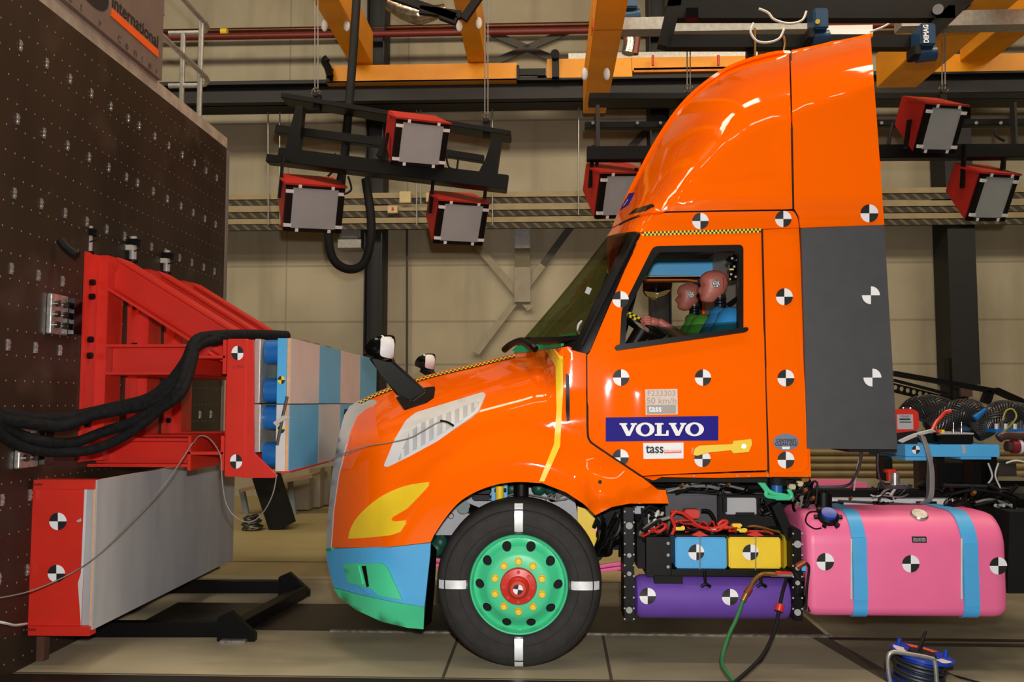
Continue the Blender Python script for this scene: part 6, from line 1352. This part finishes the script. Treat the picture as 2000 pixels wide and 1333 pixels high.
MB().cyl(W(1505, 1123, 5.45), W(1548, 1124, 5.45), .014).build('body', CLAMP, vl); MB().box(W(1517, 1118, 5.42), W(1547, 1123, 5.42) + Vector((0, (5.45) - (5.42), 0))).build('lever', RED, vl); MB().cyl(W(1556, 1108, 5.4), W(1572, 1098, 5.4), .02).build('tap', mat('copper_fitting', (150, 74, 44), .4, .5), vl); MB().box(W(1566, 1106, 5.39), W(1574, 1116, 5.39) + Vector((0, (5.41) - (5.39), 0))).build('tap_handle', BLUE, vl)
MB().tube([W(1574, 1100, 5.4), W(1580, 1110, 5.4), W(1576, 1150, 5.4), W(1574, 1190, 5.4)], .008, 8).build('drop_hose', BLACKM, vl)
# cable reel
cx = WZ(1795, 1352); cx.z = 0; rl = thing('cable_reel', 'blue cable reel with a grey tube handle on the floor at lower right', 'cable reel', cx)
ky = cx.y; s1 = ky / FPX; rx = 55 * s1; zt_ = W(1798, 1284, ky).z; tl = Vector((.16, -.04, 1)).normalized()
top = Vector((W(1800, 1278, ky).x, ky, zt_))
MB().lathe([(.02, .0), (rx * .6, .0), (rx, .006), (rx, .022), (rx * .6, .016), (.02, .016)], top, tl, 40).build('top_flange', BLUER, rl)
MB().lathe([(rx * .62, 0), (rx * .62, -.16)], top, tl, 32).build('drum', BLUER, rl)
low = top - tl * .16; MB().lathe([(.02, .0), (rx * 1.05, .0), (rx * 1.05, .015), (.02, .015)], low, tl, 40).build('bottom_flange', BLUER, rl)
mb = MB()
for k in range(7): c_ = top - tl * (.03 + .018 * k); e1 = tl.cross(Vector((0, 1, 0))).normalized(); e2 = tl.cross(e1); q = rx * (.72 + .1 * sin(k * 2.2)); mb.tube([c_ + (e1 * cos(a) + e2 * sin(a)) * q for a in [2 * pi * j / 16 for j in range(16)]], .010, 7, 2, True)
mb.build('wound_cable', mat('reel_cable', (42, 42, 44), .5), rl)
tp = MB()
e1 = tl.cross(Vector((0, 1, 0))).normalized(); e2 = tl.cross(e1)
def on(r, a, h=.02): return top + (e1 * cos(a) + e2 * sin(a)) * r + tl * h
MB().lathe([(.0001, .03), (rx * .42, .03), (rx * .45, .02)], top, tl, 28).build('socket_hub', BLACKM, rl)
for nm, m, a0, a1 in (('orange_label', ORG2, 3.75, 4.95), ('white_label', OFFW, -.55, .25), ('pale_label', OFFW, 1.9, 2.6)):
    mb = MB(); n = 8; A_ = [a0 + (a1 - a0) * k / n for k in range(n + 1)]; MBv = [on(rx * .58, a, .0225) for a in A_] + [on(rx * .92, a, .0225) for a in A_]; mb.add(MBv, [(k, k + 1, n + 2 + k, n + 1 + k) for k in range(n)]); mb.build(nm, m, rl, 180)
for a in (3.3, 5.4): MB().cyl(on(rx * .85, a, .01), on(rx * .85, a, .055), .012).build('peg', BLUER, rl)
MB().tube([on(rx * .05, 0, .03), on(rx * .06, 0, .10), on(rx * .15, 1.2, .15), on(rx * .4, 1.0, .10), on(rx * .8, .9, .03)], .008, 8).build('plug_lead', BLACKM, rl)
yh = ky - .17; MB().tube([W(1741, 1345, yh), W(1735, 1310, yh), W(1735, 1284, yh), W(1743, 1275, yh), W(1760, 1276, yh), W(1815, 1286, yh), W(1826, 1296, yh), W(1830, 1345, yh)], .012, 12).build('tube_handle', GALV, rl)
tag(MB().tube([W(1832, 1288, ky), WZ(1850, 1318) + Vector((0, 0, .01)), WZ(1885, 1330) + Vector((0, 0, .01)), WZ(1960, 1350) + Vector((0, 0, .01))], .006, 8).build('reel_cable', BLACKM), 'thin black cable running off right from the blue reel', 'cable')
